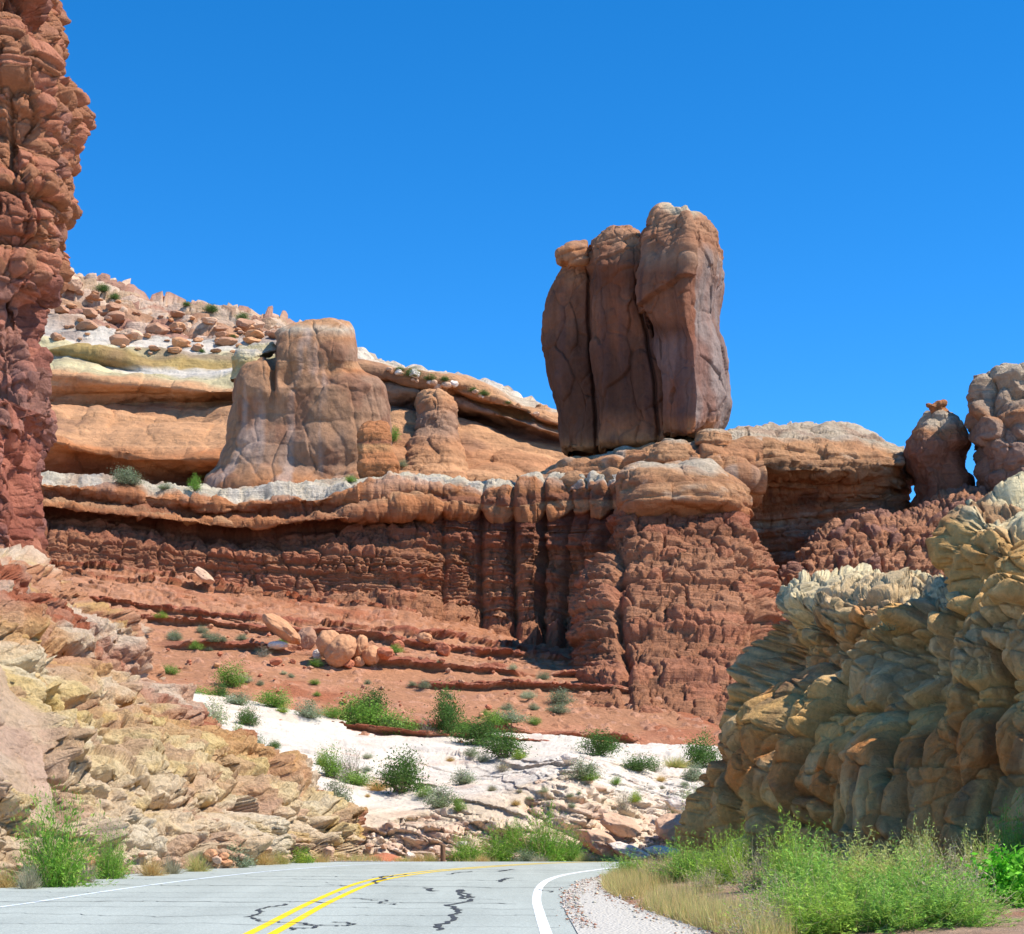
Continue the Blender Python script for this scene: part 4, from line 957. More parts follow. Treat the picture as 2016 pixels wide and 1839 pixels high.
# ---- left bank: crumbling yellow and pink road cut with red soil above
def left_bank():
    xs = (-120, -40, 30, 100, 160, 240, 320, 400, 500, 600, 670, 715)
    def row(dys, Ds): return [(x, y, d) for x, y, d in zip(xs, dys, Ds)]
    pink, pink2, yel, yel2 = C(224, 192, 152), C(234, 206, 168), C(228, 200, 152), C(226, 194, 134)
    rows = [
        (row((1780, 1775, 1770, 1768, 1760, 1752, 1745, 1738, 1725, 1715, 1712, 1712), [34.5, 35.5, 36.5, 37.5, 38.5, 40, 41.5, 43, 46, 50, 53, 56]), pink),
        (row((1735, 1728, 1722, 1715, 1712, 1708, 1704, 1700, 1698, 1696, 1694, 1695), [35.5, 36, 37, 38, 39, 40.5, 42, 43.5, 46.5, 50.5, 53.5, 57]), pink),
        (row((1600, 1610, 1610, 1620, 1620, 1620, 1625, 1630, 1640, 1645, 1655, 1675), [37, 37.5, 38.5, 39.5, 40.5, 42, 43.5, 45, 48, 51.5, 54, 58]), pink2),
        (row((1500, 1510, 1520, 1530, 1535, 1545, 1555, 1565, 1585, 1605, 1630, 1665), [38.2, 38.7, 40, 41, 42, 43.5, 45, 46.5, 49, 52, 55, 59]), pink2),
        (row((1400, 1410, 1420, 1440, 1462, 1480, 1490, 1505, 1540, 1580, 1615, 1655), [39.5, 40, 42, 43.5, 45, 46.5, 47.5, 49, 51, 53.5, 56, 60]), yel),
        (row((1290, 1300, 1320, 1350, 1380, 1400, 1420, 1455, 1505, 1562, 1602, 1650), [41, 42, 44.5, 47, 48.5, 49.5, 50.5, 52, 54, 56, 58, 61]), yel2),
        (row((1190, 1200, 1230, 1270, 1300, 1345, 1390, 1435, 1490, 1540, 1596, 1660), [43, 45, 48, 50, 51.5, 53, 54, 55, 56, 58, 60, 62]), C(212, 164, 112)),
        (row((1130, 1145, 1175, 1215, 1245, 1290, 1358, 1428, 1487, 1548, 1598, 1652), [48, 50, 53, 54.5, 55.5, 56.5, 57, 57.5, 58.5, 60, 62, 64]), C(176, 104, 74)),
        (row((1085, 1095, 1115, 1160, 1195, 1240, 1350, 1430, 1492, 1552, 1602, 1656), [58, 60, 60.5, 60.5, 60.5, 60.5, 60, 60, 61, 62, 64, 66]), SOIL),
        (row((1060, 1066, 1085, 1128, 1172, 1232, 1365, 1440, 1505, 1560, 1610, 1662), [72, 73, 73, 72, 70, 67, 64, 63, 64, 65, 66, 68]), SOIL),
        (row((1070, 1078, 1100, 1150, 1200, 1270, 1400, 1470, 1540, 1600, 1650, 1690), [84, 85, 84, 82, 78, 73, 69, 67, 68, 69, 70, 71]), SOIL)]
    G, Cc, V = loft(rows, 520, q=1.9, jit=.55, jsize=3, extL=900)
    N = blur_n(normals(G), 10)
    X = CX + G[..., 0] / G[..., 1] * F
    H = Hdir(N, 0, .15)
    fa, fr = facets(G, 2.2, .7, .9, .8, seed=441, st=(1.0, 1.3, .9), rough=.12)
    fa = fa + facets(G, .95, .34, .9, .8, seed=442, st=(1.0, 1.3, .8), rough=.15)[0]
    fb, fr2 = steps(G, .7, .22, .6, .6, seed=443, st=(1.1, 1.2, .8))
    fc, fr3 = steps(G, .26, .09, .6, .4, seed=445)
    patch = np.clip(fbm(G, 5, 2, seed=446) * 3 + .3, 0, 1)
    bl, pc = blocks(G, .8, 1.3, .34, seed=447, tilt=(.35, .25), group=1, sharp=.12)
    bl2, _ = blocks(G, .28, .6, .12, seed=449, tilt=(.35, .25), group=1, sharp=.12)
    bl = bl * patch; bl2 = bl2 * (.3 + .7 * patch)
    soil = np.clip((V - 7.2) / .8, 0, 1)
    YI = HY - (G[..., 2] - CAMH) / G[..., 1] * F
    slab = np.clip((4 + (YI - 1236) * .385 - X) / 8, 0, 1) * np.clip((1600 - YI + (X - 70) * .9) / 10, 0, 1)
    rib = np.exp(-((X - 4 - (YI - 1236) * .385 - 22) / 16) ** 2) * (YI > 1230) * (YI < 1640)
    rk = np.clip(fbm(G, 4, 2, seed=450) * 3 + .5, 0, 1) * np.clip((600 - X) / 200, 0.2, 1)
    dh = (1 - soil * (1 - rk * .8)) * (fa * (1 - .8 * slab) + (bl + bl2) * (1 - .95 * slab)) + slab * -.2 + rib * .35 - .45 * np.exp(-((X - 4 - (YI - 1236) * .385 - 3) / 3.5) ** 2) * (YI > 1230) * (YI < 1600)
    d = fb * (1 - .85 * slab) * (1 - .5 * soil) + fc * (1 - .7 * slab) + fbm(G, 3, 4, seed=448) * .3
    Cc = patches(G, Cc, 1.6, C(212, 164, 132), .5, .15, 51); Cc = patches(G, Cc, 2.4, C(236, 220, 190), .6, .15, 52)
    Cc = patches(G, Cc, 1.2, C(222, 188, 108), .5, .3, 55)
    Cc = mixc(Cc, C(196, 146, 116), (fr2 > .78) * .5 * (1 - soil)); Cc = mixc(Cc, C(204, 170, 146), slab * .7)
    o = emit('roadside_bank', G + N * d[..., None] + H * dh[..., None], Cc, M_BANK, key='bank')
    tag(o, 'crumbling yellow and pink rock bank topped by red soil left of the road', 'rock bank')
left_bank()

# ---- near shaded rock on the right
def near_rock():
    gt, gt2, rust, grey, lt = C(232, 182, 114), C(222, 168, 100), C(218, 146, 84), C(216, 178, 128), C(234, 214, 168)
    rows = [
        ([(1352, 1790, 51), (1372, 1770, 46), (1440, 1775, 42), (1540, 1790, 38.5), (1660, 1815, 35.5), (1780, 1840, 32.5), (1900, 1860, 30), (1960, 1870, 29.4), (2040, 1880, 28), (2200, 1900, 25)], gt2),
        ([(1352, 1695, 51), (1372, 1690, 46.3), (1440, 1695, 42.3), (1540, 1700, 39), (1660, 1705, 36), (1780, 1712, 33), (1900, 1720, 30.5), (1960, 1725, 30.1), (2040, 1730, 28.5), (2200, 1740, 25.5)], gt2),
        ([(1372, 1600, 52), (1388, 1600, 46.8), (1450, 1600, 43), (1545, 1600, 39.8), (1665, 1600, 36.8), (1785, 1605, 33.6), (1900, 1610, 31), (1960, 1610, 30.6), (2040, 1610, 29), (2200, 1610, 26)], gt),
        ([(1392, 1500, 53), (1402, 1500, 47.4), (1465, 1500, 44), (1555, 1500, 40.5), (1670, 1500, 36.9), (1790, 1490, 34.0), (1895, 1480, 31.4), (1960, 1480, 31.0), (2040, 1480, 29.5), (2200, 1480, 26.4)], rust),
        ([(1420, 1400, 53), (1428, 1400, 48), (1485, 1400, 45), (1565, 1400, 41.5), (1680, 1400, 38.2), (1790, 1390, 35), (1890, 1380, 32), (1960, 1370, 31.6), (2040, 1370, 30), (2200, 1370, 26.8)], gt),
        ([(1470, 1310, 53), (1480, 1310, 49), (1530, 1310, 46), (1590, 1310, 43), (1690, 1310, 39.6), (1790, 1300, 36.4), (1880, 1285, 33), (1960, 1270, 32.6), (2040, 1270, 30.6), (2200, 1270, 27.2)], grey),
        ([(1500, 1240, 53), (1508, 1240, 50), (1550, 1235, 47.5), (1610, 1225, 45), (1700, 1220, 41.5), (1800, 1215, 38.5), (1880, 1195, 35), (1960, 1180, 33.6), (2040, 1170, 31.4), (2200, 1160, 28)], gt),
        ([(1522, 1190, 53), (1526, 1190, 50.5), (1560, 1175, 48.5), (1610, 1180, 46.5), (1700, 1185, 43.5), (1800, 1180, 41), (1880, 1165, 37), (1960, 1165, 36), (2040, 1160, 35), (2200, 1150, 32)], lt),
        ([(1532, 1165, 54), (1540, 1160, 52), (1575, 1145, 51), (1620, 1140, 50), (1700, 1148, 48), (1800, 1158, 45), (1885, 1150, 40), (1905, 1150, 39), (2020, 1140, 37), (2200, 1130, 34)], lt),
        ([(1545, 1170, 58), (1550, 1162, 58), (1585, 1146, 58), (1625, 1142, 57), (1705, 1150, 56), (1805, 1158, 54), (1890, 1150, 48), (1915, 1150, 47), (2020, 1140, 46), (2200, 1130, 44)], lt),
        ([(1560, 1400, 66), (1565, 1400, 66), (1595, 1400, 66), (1635, 1400, 66), (1715, 1400, 66), (1815, 1400, 64), (1895, 1400, 58), (1925, 1400, 52), (2030, 1400, 48), (2200, 1400, 44)], gt)]
    G, Cc, V = loft(rows, 760, q=1.9, jit=.35, jsize=2.5, curve_u=True, extR=600)
    N = blur_n(normals(G), 10)
    kf = (.7 * np.clip((7.2 - V) / 1.0, 0, 1))[..., None]
    N = N * (1 - kf) + np.array((-.88, -.44, .18)) * kf; N /= np.linalg.norm(N, axis=-1, keepdims=True)
    fa, fr = facets(G, 3.4, .9, .8, 1.2, seed=461, st=(1.0, 1.0, 1.3), rough=.08)
    fa = fa + steps(G, 2.0, .36, .3, 1.4, seed=471, st=(1, 1, 1.5), rough=.1)[0]
    fa = fa + facets(G, 1.5, .32, .8, .9, seed=468, st=(1, 1, 1.2), rough=.08)[0]
    fb, fr2 = steps(G, .9, .16, .5, 1.1, seed=463, st=(1, 1, 1.3), rough=.12)
    bl, _ = blocks(G, .55, 2.2, .32, seed=469, tilt=(.1, -.1), group=1, sharp=.08)
    fb = fb + bl * np.clip((V - 4.5), 0, 1)
    fc, _ = steps(G, .4, .04, .5, .8, seed=465, rough=.15)
    fc = fc + fbm(G, .5, 4, seed=470) * .05
    X = CX + G[..., 0] / G[..., 1] * F
    # smooth blasted faces low on the right, rough and ragged on the left and top
    smooth = np.clip((X - 1600) / 120, 0, 1) * np.clip((5.0 - V) / 1.0, 0, 1) * .75
    drill = -np.exp(-(((X - 1800) / 7) ** 2)) * .6 * (V < 4.3) - np.exp(-(((X - 1757) / 5) ** 2)) * .4 * (V < 4.3) - np.exp(-(((X - 1968) / 9) ** 2)) * 1.1 * (V < 5)
    topd = 1 - .6 * np.clip((V - 6.5) / .8, 0, 1)
    d = (fa * (1 - .45 * smooth) + fb * (1 - .6 * smooth)) * topd + fc * (1 - .4 * smooth) + fbm(G, 5, 3, seed=467) * .5 + drill
    Cc = patches(G, Cc, 1.8, rust, .7, .05, 61, sz=1.5); Cc = patches(G, Cc, 1.5, C(222, 200, 150), .6, .15, 62)
    Cc = patches(G, Cc, 1.0, C(96, 84, 74), .6, .3, 63, sz=2.5)
    st = fbm(G, .6, 3, seed=64, sz=9.0); Cc = mixc(Cc, C(186, 160, 120), np.clip(st * 2 - .4, 0, 1) * smooth * .8); Cc = mixc(Cc, C(92, 70, 54), np.clip(-st * 2 - .4, 0, 1) * smooth * .7)
    Cc = mixc(Cc, lt, np.clip((V - 6.6) / .6, 0, 1) * .6)
    o = emit('roadside_rock', G + N * d[..., None], Cc, M_NEAR, key='near')
    tag(o, 'big shaded grey-tan rock outcrop close by on the right side of the road', 'rock outcrop')
near_rock()
def near_top():
    c1, c2, c3 = C(228, 180, 114), C(220, 168, 102), C(234, 214, 168)
    secs = [(1400, 1900, 2400, 36, 9, c2), (1300, 1896, 2400, 35.4, 10, c2), (1200, 1888, 2400, 35, 10, c1), (1150, 1886, 2400, 34.6, 10, c1), (1090, 1878, 2400, 34.6, 10, c2), (1040, 1884, 2400, 35, 10, c1), (1010, 1896, 2390, 35.5, 9, c3), (998, 1908, 2380, 36, 8, c3), (985, 1960, 2370, 36.5, 7, c3), (976, 2000, 2350, 37, 4, c3), (970, 2060, 2200, 38, 2, c3)]
    G, Cc, V = body(secs, 320, None, q=1.9, wrapn=3.5)
    N = normals(G, True)
    d = facets(G, 2.0, .6, .9, .5, seed=481)[0] + steps(G, 1.0, .22, .7, .6, seed=482)[0] + steps(G, .35, .07, .7, .5, seed=483)[0] + fbm(G, 3, 4, seed=484) * .3
    Cc = patches(G, Cc, 1.5, C(176, 112, 64), .7, .1, 66, sz=1.5); Cc = patches(G, Cc, 1.2, C(110, 88, 66), .6, .3, 67)
    o = emit('roadside_rock', G + N * d[..., None], Cc, M_NEAR, wrap=True, key='neartop')
    tag(o, 'upper block of shaded yellowish rock at the right edge, resting above the big outcrop', 'rock block')
near_top()
print('rock done', round(time.time() - T0, 1))

# ================================================================== BOULDERS
def boulder_mesh(name, seed, kind, col, mat):
    import bmesh
    bm = bmesh.new(); bmesh.ops.create_icosphere(bm, subdivisions=5, radius=.5)
    V = np.array([v.co[:] for v in bm.verts]); Fc = np.array([[v.index for v in f.verts] for f in bm.faces]); bm.free()
    n = V / .5
    if kind == 'round':
        V = n * (.47 + fbm(n, 1.2, 3, seed=seed)[:, None] * .07 + facets(n, 1.0, .035, .6, .2, seed=seed)[0][:, None] + steps(n, .5, .016, .5, .6, seed=seed + 2)[0][:, None] + fbm(n, .25, 4, seed=seed + 1)[:, None] * .02)
    else:
        r = np.random.RandomState(seed); k = r.randn(13, 3); k /= np.linalg.norm(k, axis=1, keepdims=True)
        dd = .33 + .15 * r.rand(13)
        t = np.full(len(n), .55)
        for i in range(13):
            c = n @ k[i]; t = np.minimum(t, np.where(c > .05, dd[i] / np.maximum(c, .05), 9))
        V = n * (t[:, None] + fbm(n, .5, 4, seed=seed)[:, None] * .018 + steps(n, .45, .03, .5, .4, seed=seed)[0][:, None])
    cc = np.ones((len(V), 3)) * col
    cc = cc * (1 + .15 * fbm(V, .4, 3, seed=seed))[:, None]
    me_o = mesh_from(name, V, Fc, mat, cc, smooth=True)
    return me_o
def rock_mesh_mat(): return rock_mat('boulder_stone', .35, .5, 0.0, .2)
M_BOUL = rock_mesh_mat()
_protos = {}
def proto(kind, colname, k):
    key = (kind, colname, k)
    if key not in _protos:
        col = {'tan': C(200, 146, 106), 'red': C(188, 118, 86), 'white': C(226, 208, 190), 'brown': C(176, 132, 104), 'pink': C(204, 166, 136)}[colname]
        o = boulder_mesh('boulder', 500 + k * 7 + (30 if kind == 'round' else 0), kind, col, M_BOUL)
        COL.objects.unlink(o); _protos[key] = o
    return _protos[key]
from mathutils import Euler
def boulder(dx, dy, w, h, key, label, kind='round', col='tan', k=0, roll=0.0, group=None, yaw=None, depth=1.0, name='boulder', sink=.12):
    """dy = seen foot of the stone"""
    p = spot(dx, dy, key); m = p[1] / F
    src = proto(kind, col, k % 5)
    o = src.copy(); COL.objects.link(o); o.name = name
    W_, H_ = w * m, h * m
    o.scale = (W_, (W_ + H_) * .5 * depth, H_)
    a = roll
    o.rotation_euler = Euler((0, a, 0))
    if yaw is not None and abs(roll) < .01: o.rotation_euler = Euler((0, 0, yaw))
    up = .5 * (abs(math.cos(a)) * H_ + abs(math.sin(a)) * W_) 
    o.location = (p[0], p[1] - .1 * W_, p[2] + up * (1 - 2 * sink) )
    tag(o, label, name, group)
    return o
boulder(561, 1274, 96, 38, 'talus', 'long pale-sided boulder leaning down to the right on the red slope', 'round', 'tan', 0, roll=R(36), sink=.05)
boulder(604, 1272, 44, 46, 'talus', 'dark cracked boulder wedged between the long leaning one and the big split pair', 'angular', 'brown', 1)
boulder(652, 1300, 58, 66, 'talus', 'rear half of the big split round boulder on the red slope', 'round', 'tan', 1, roll=R(-38))
boulder(672, 1309, 78, 56, 'talus', 'largest round boulder of the pile, front half of the split pair', 'round', 'tan', 2, roll=R(-40))
boulder(704, 1298, 32, 52, 'talus', 'narrow upright boulder leaning on the right of the big split pair', 'round', 'tan', 3, roll=R(18))
boulder(729, 1308, 42, 46, 'talus', 'smooth egg-shaped boulder near the right end of the pile', 'round', 'tan', 4, roll=R(30))
boulder(760, 1298, 38, 26, 'talus', 'angular orange boulder at the far right end of the pile', 'angular', 'red', 2)
boulder(682, 1310, 30, 20, 'talus', 'small squarish stone below the big split boulder', 'angular', 'red', 3)
boulder(707, 1307, 26, 24, 'talus', 'small rounded stone between the split boulder and the egg-shaped one', 'round', 'tan', 2)
boulder(552, 1280, 44, 18, 'talus', 'flat pale stone under the long leaning boulder', 'round', 'white', 1)
boulder(628, 1291, 26, 22, 'talus', 'small whitish stone at the left foot of the big split boulder', 'round', 'white', 2)
boulder(841, 1262, 32, 24, 'talus', 'lone rounded tan boulder on the open red slope right of the pile', 'round', 'tan', 0)
boulder(873, 1284, 34, 30, 'talus', 'lone blocky red boulder beside the lone tan one', 'angular', 'red', 0)
boulder(783, 1276, 26, 20, 'talus', 'small red boulder just above the right end of the pile', 'angular', 'red', 4)
boulder(544, 1304, 28, 16, 'talus', 'two-humped low stone on the thin ledge below the leaning boulder', 'angular', 'red', 1)
boulder(402, 1148, 50, 20, 'talus', 'sharp white-edged slab sticking up from the foot of the red cliff', 'angular', 'pink', 3, roll=R(35))
boulder(757, 1699, 92, 46, 'bank', 'half-buried reddish boulder beside the road behind dry grass', 'round', 'red', 1, sink=.2).location = (P(757, 1693, 56)[0], 56, -.35)
for i, (x, y, w, h, c, lb) in enumerate(((1340, 1610, 70, 36, 'white', 'flat pale block stacked highest beside the near rock'), (1325, 1655, 80, 56, 'pink', 'big pinkish block below the flat pale one beside the near rock'), (1305, 1690, 74, 30, 'white', 'low pale block at the road edge left of the near rock'), (1385, 1660, 50, 60, 'pink', 'upright block wedged against the near rock foot'),
                                       (1175, 1680, 90, 44, 'pink', 'layered pinkish block in the road cut right of the green bushes'), (1240, 1692, 90, 30, 'white', 'long low whitish block at the foot of the road cut'), (1220, 1650, 90, 40, 'pink', 'tilted pink slab higher in the road cut'), (1122, 1500, 36, 26, 'white', 'small squared pale block jutting from the slickrock'))):
    boulder(x, y, w, h, 'white', lb, 'angular', c, i, roll=R((12, 8, 5, 0, 22, 14, 24, 0)[i]), depth=1.2)
rb = np.random.RandomState(11)
def scatter(n, xr, yf, w0, w1, key, label, group, cols, kinds=('angular',), name='stone'):
    for i in range(n):
        x = xr[0] + rb.rand() * (xr[1] - xr[0]); lo, hi = yf(x); y = lo + rb.rand() * (hi - lo)
        w = w0 + (w1 - w0) * rb.rand() ** 2.2
        cl = cols[rb.randint(len(cols))]; sz = 'smallish' if w < w0 + .25 * (w1 - w0) else ('middling' if w < w0 + .6 * (w1 - w0) else 'large')
        boulder(x, y, w, w * ((.5 + .35 * rb.rand()) if key != 'farleft' else (.3 + .35 * rb.rand())), key, {'tan': 'tan', 'pink': 'pinkish', 'brown': 'dark brown', 'white': 'pale', 'red': 'red'}[cl] + ' ' + sz + ' ' + label, kinds[rb.randint(len(kinds))], cl, rb.randint(5), yaw=rb.rand() * 6, group=group, name=name, sink=.12 if key != 'farleft' else .3)
scatter(100, (110, 560), lambda x: (np.interp(x, [150, 300, 420, 560], [560, 612, 628, 650]), np.interp(x, [150, 300, 420, 560], [672, 695, 694, 692])), 12, 52, 'farleft', 'loose boulder among many on the far slope above the pale band', 'boulders on the far slope', ('tan', 'tan', 'pink', 'brown', 'brown'), ('angular',), 'boulder')
scatter(26, (760, 1060), lambda x: (np.interp(x, [760, 1060], [722, 815]), np.interp(x, [760, 1060], [738, 828])), 8, 24, 'farright', 'stone on the far ridge above the long ledge', 'stones on the far ridge', ('white', 'pink', 'tan'), ('angular', 'round'))
scatter(110, (250, 1150), lambda x: (np.interp(x, [250, 600, 1150], [1215, 1245, 1310]), np.interp(x, [250, 600, 1150], [1350, 1400, 1430])), 4, 15, 'talus', 'loose stone strewn over the red slope', 'stones strewn over the red slope', ('red', 'red', 'tan', 'brown'), ('angular',))
scatter(34, (620, 1400), lambda x: (1640, 1692), 8, 30, 'white', 'broken stone in the road cut below the slickrock', 'broken stones in the road cut', ('white', 'pink', 'pink'), ('angular',))
scatter(60, (30, 690), lambda x: (np.interp(x, [0, 690], [1690, 1680]), np.interp(x, [0, 690], [1728, 1694])), 6, 30, 'bank', 'broken stone lying at the foot of the left bank', 'broken stones under the left bank', ('pink', 'tan', 'pink'), ('angular',))
print('boulders', round(time.time() - T0, 1))

# ================================================================== PLANTS
def leaf_mat():
    m, nt, b = nodes('foliage')
    at = nt.nodes.new('ShaderNodeAttribute'); at.attribute_name = 'albedo'
    nt.links.new(at.outputs['Color'], b.inputs['Base Color']); b.inputs['Roughness'].default_value = .7
    tr = nt.nodes.new('ShaderNodeBsdfTranslucent'); nt.links.new(at.outputs['Color'], tr.inputs['Color'])
    mx = nt.nodes.new('ShaderNodeMixShader'); mx.inputs[0].default_value = .35
    nt.links.new(b.outputs[0], mx.inputs[1]); nt.links.new(tr.outputs[0], mx.inputs[2]); nt.links.new(mx.outputs[0], nt.nodes['Material Output'].inputs[0])
    return m
M_LEAF = leaf_mat()
def blades(base, tip, width, bend, col, r, nseg=3):
    n = len(base); t = np.linspace(0, 1, nseg + 1)[None, :, None]
    d = tip - base; L = np.linalg.norm(d, axis=1, keepdims=True)
    side = np.cross(d, r.randn(n, 3)); side /= np.maximum(np.linalg.norm(side, axis=1, keepdims=True), 1e-9)
    droop = bend[:, None, :] * (t * (1 - t)) * 2
    c = base[:, None] + d[:, None] * t + droop
    w = (width[:, None, None] * (1 - t * .85)) * .5
    V = np.stack([c - side[:, None] * w, c + side[:, None] * w], 2).reshape(n, -1, 3)
    k = nseg + 1; f = []
    for i in range(nseg): f.append([2 * i, 2 * i + 1, 2 * i + 3, 2 * i + 2])
    f = np.array(f)[None] + (np.arange(n) * 2 * k)[:, None, None]
    return V.reshape(-1, 3), f.reshape(-1, 4), np.repeat(col, 2 * k, axis=0)
def leaves(pos, size, col, r, asp=.45, updir=None):
    n = len(pos); a = r.randn(n, 3)
    if updir is not None: a = a * .6 + updir
    a /= np.linalg.norm(a, axis=1, keepdims=True); b = np.cross(a, r.randn(n, 3)); b /= np.linalg.norm(b, axis=1, keepdims=True)
    s = size[:, None]
    V = np.stack([pos - a * s * .5, pos + b * s * asp * .5, pos + a * s * .5, pos - b * s * asp * .5], 1)
    return V.reshape(-1, 3), np.arange(4 * n).reshape(n, 4), np.repeat(col, 4, axis=0)
def cvar(n, c, r, v=.22, alt=None, p=.25):
    c = np.ones((n, 3)) * c
    if alt is not None: c = np.where((r.rand(n) < p)[:, None], alt, c)
    return c * (1 + (r.rand(n, 1) * 2 - 1) * v) * (1 + (r.rand(n, 3) * 2 - 1) * .06)
GRN, DGRN, SAGE, YG, DRY, TWIG, PALE = C(120, 156, 62), C(84, 114, 54), C(146, 154, 122), C(160, 176, 64), C(214, 190, 128), C(140, 118, 98), C(172, 178, 140)
def plant_geo(kind, seed):
    """two piles of geometry in a unit box (1 wide, 1 high, standing on z = 0): foliage and stems"""
    r = np.random.RandomState(seed)
    fo, st = [], []
    def unit(n, flat=1.0):
        v = r.randn(n, 3); v[:, 2] = np.abs(v[:, 2]) * flat; return v / np.linalg.norm(v, axis=1, keepdims=True)
    if kind in ('bush', 'sage', 'juniper', 'yellow', 'pale', 'leafy'):
        col, alt = {'bush': (GRN, C(150, 180, 90)), 'sage': (SAGE, C(120, 136, 96)), 'juniper': (DGRN, C(98, 130, 60)), 'yellow': (YG, GRN), 'pale': (PALE, C(190, 190, 150)), 'leafy': (C(96, 172, 36), C(130, 196, 60))}[kind]
        nst = 34; cen = []
        d = unit(nst, 1.0 if kind != 'juniper' else 1.3)
        lo = r.rand(nst) * .35 + .62
        tips = d * lo[:, None] * np.array((.5, .5, .92)); tips[:, 2] = np.maximum(tips[:, 2], .12 + .2 * r.rand(nst))
        base = r.randn(nst, 3) * np.array((.05, .05, 0))
        if kind == 'juniper': base = base * .5
        st.append(blades(base, tips, np.full(nst, .022), r.randn(nst, 3) * .08, cvar(nst, TWIG, r), r, 4))
        nl = 85 if kind != 'juniper' else 130
        clump = .085 if kind != 'juniper' else .10
        tt = 1 - r.rand(nst, nl) ** 1.7 * (.75 if kind != 'juniper' else .55)
        pos = base[:, None] + (tips - base)[:, None] * tt[..., None] + r.randn(nst, nl, 3) * clump * (.5 + .7 * tt[..., None])
        pos = pos.reshape(-1, 3); pos[:, 2] = np.abs(pos[:, 2])
        cc = np.repeat(cvar(nst, col, r, .22, alt, .35), nl, axis=0) * (1 + (r.rand(nst * nl, 1) - .5) * .5)
        ls = {'leafy': .085, 'juniper': .05}.get(kind, .055)
        fo.append(leaves(pos, ls * (.6 + .8 * r.rand(len(pos))), cc, r, .42 if kind != 'leafy' else .6))
    elif kind in ('spray', 'greyspray', 'broom'):
        n = {'spray': 260, 'greyspray': 220, 'broom': 420}[kind]
        d = unit(n, 1.6 if kind != 'broom' else 1.1); L = .45 + .75 * r.rand(n) ** 1.4
        base = r.randn(n, 3) * np.array((.10, .10, 0)); tips = base + d * L[:, None] * np.array((.5, .5, 1.0))
        c0 = {'spray': (C(160, 190, 76), C(196, 196, 118), C(142, 182, 80))[seed % 3], 'greyspray': C(186, 172, 136), 'broom': C(122, 166, 62)}[kind]
        st.append(blades(base, tips, np.full(n, .009), r.randn(n, 3) * .12 + np.array((0, 0, .1)), cvar(n, c0 if kind != 'greyspray' else C(186, 170, 142), r, .25, C(206, 186, 138), .3), r, 4))
        nl = {'spray': 26, 'greyspray': 9, 'broom': 16}[kind]
        tt = .25 + .75 * r.rand(n, nl)
        pos = (base[:, None] + (tips - base)[:, None] * tt[..., None] + r.randn(n, nl, 3) * .018).reshape(-1, 3)
        cc = np.repeat(cvar(n, c0, r, .3, C(156, 184, 78), .35), nl, axis=0)
        fo.append(leaves(pos, .05 * (.5 + r.rand(len(pos))), cc, r, .22, updir=np.repeat(d, nl, axis=0) * .9))
    elif kind in ('tuft', 'greytuft', 'greentuft'):
        n = 620; d = unit(n, .9); L = .6 + .4 * r.rand(n)
        base = r.randn(n, 3) * np.array((.06, .06, 0)); tips = base + d * L[:, None] * np.array((.5, .5, .95))
        c0, al = {'tuft': (DRY, C(196, 160, 100)), 'greytuft': (C(186, 178, 146), C(150, 142, 112)), 'greentuft': (C(170, 174, 96), DRY)}[kind]
        fo.append(blades(base, tips, np.full(n, .013), r.randn(n, 3) * .1, cvar(n, c0, r, .2, al, .4), r, 3))
    elif kind == 'bare':
        n = 60; d = unit(n, 1.2); L = .5 + .5 * r.rand(n); base = r.randn(n, 3) * np.array((.04, .04, 0))
        tips = base + d * L[:, None] * np.array((.5, .5, .95))
        st.append(blades(base, tips, np.full(n, .016), r.randn(n, 3) * .15, cvar(n, C(158, 146, 130), r), r, 4))
        k = r.randint(n, size=420); t = .35 + .6 * r.rand(420, 1); b2 = base[k] + (tips[k] - base[k]) * t; t2 = b2 + r.randn(420, 3) * .09
        st.append(blades(b2, t2, np.full(420, .007), r.randn(420, 3) * .02, cvar(420, C(168, 156, 136), r), r, 2))
        pos = t2[::1] + r.randn(420, 3) * .02; fo.append(leaves(pos, .035 * (.5 + r.rand(420)), cvar(420, C(150, 160, 118), r, .2), r))
    def join(L):
        V, Fc, Cc, n = [], [], [], 0
        for v, f, c in L: V.append(v); Fc.append(f + n); Cc.append(c); n += len(v)
        return np.vstack(V), np.vstack(Fc), np.vstack(Cc)
    return (join(fo) if fo else None), (join(st) if st else None)
_pp = {}
def plant_proto(kind, k, whole):
    key = (kind, k, whole)
    if key not in _pp:
        fo, st = plant_geo(kind, 900 + k * 13 + hash_kind(kind))
        if whole:
            L = [g for g in (fo, st) if g is not None]; n = 0; V, Fc, Cc = [], [], []
            for v, f, c in L: V.append(v); Fc.append(f + n); Cc.append(c); n += len(v)
            o = mesh_from(kind, np.vstack(V), np.vstack(Fc), M_LEAF, np.vstack(Cc), smooth=False); COL.objects.unlink(o); _pp[key] = (o,)
        else:
            a = mesh_from('foliage', *fo[:2], M_LEAF, fo[2], smooth=False); COL.objects.unlink(a)
            b = None
            if st is not None: b = mesh_from('stems', *st[:2], M_LEAF, st[2], smooth=False); COL.objects.unlink(b)
            _pp[key] = (a, b)
    return _pp[key]
def hash_kind(k): return sum(ord(c) * (i + 3) for i, c in enumerate(k)) % 977
NAMES = {'bush': ('shrub', 'shrub'), 'sage': ('sagebrush', 'shrub'), 'juniper': ('juniper_bush', 'shrub'), 'yellow': ('shrub', 'shrub'), 'pale': ('sagebrush', 'shrub'), 'leafy': ('leafy_plant', 'plant'),
         'spray': ('roadside_plant', 'plant'), 'greyspray': ('roadside_plant', 'plant'), 'broom': ('shrub', 'shrub'), 'tuft': ('grass_tuft', 'grass tuft'), 'greytuft': ('grass_tuft', 'grass tuft'), 'greentuft': ('grass_tuft', 'grass tuft'), 'bare': ('twiggy_shrub', 'shrub')}
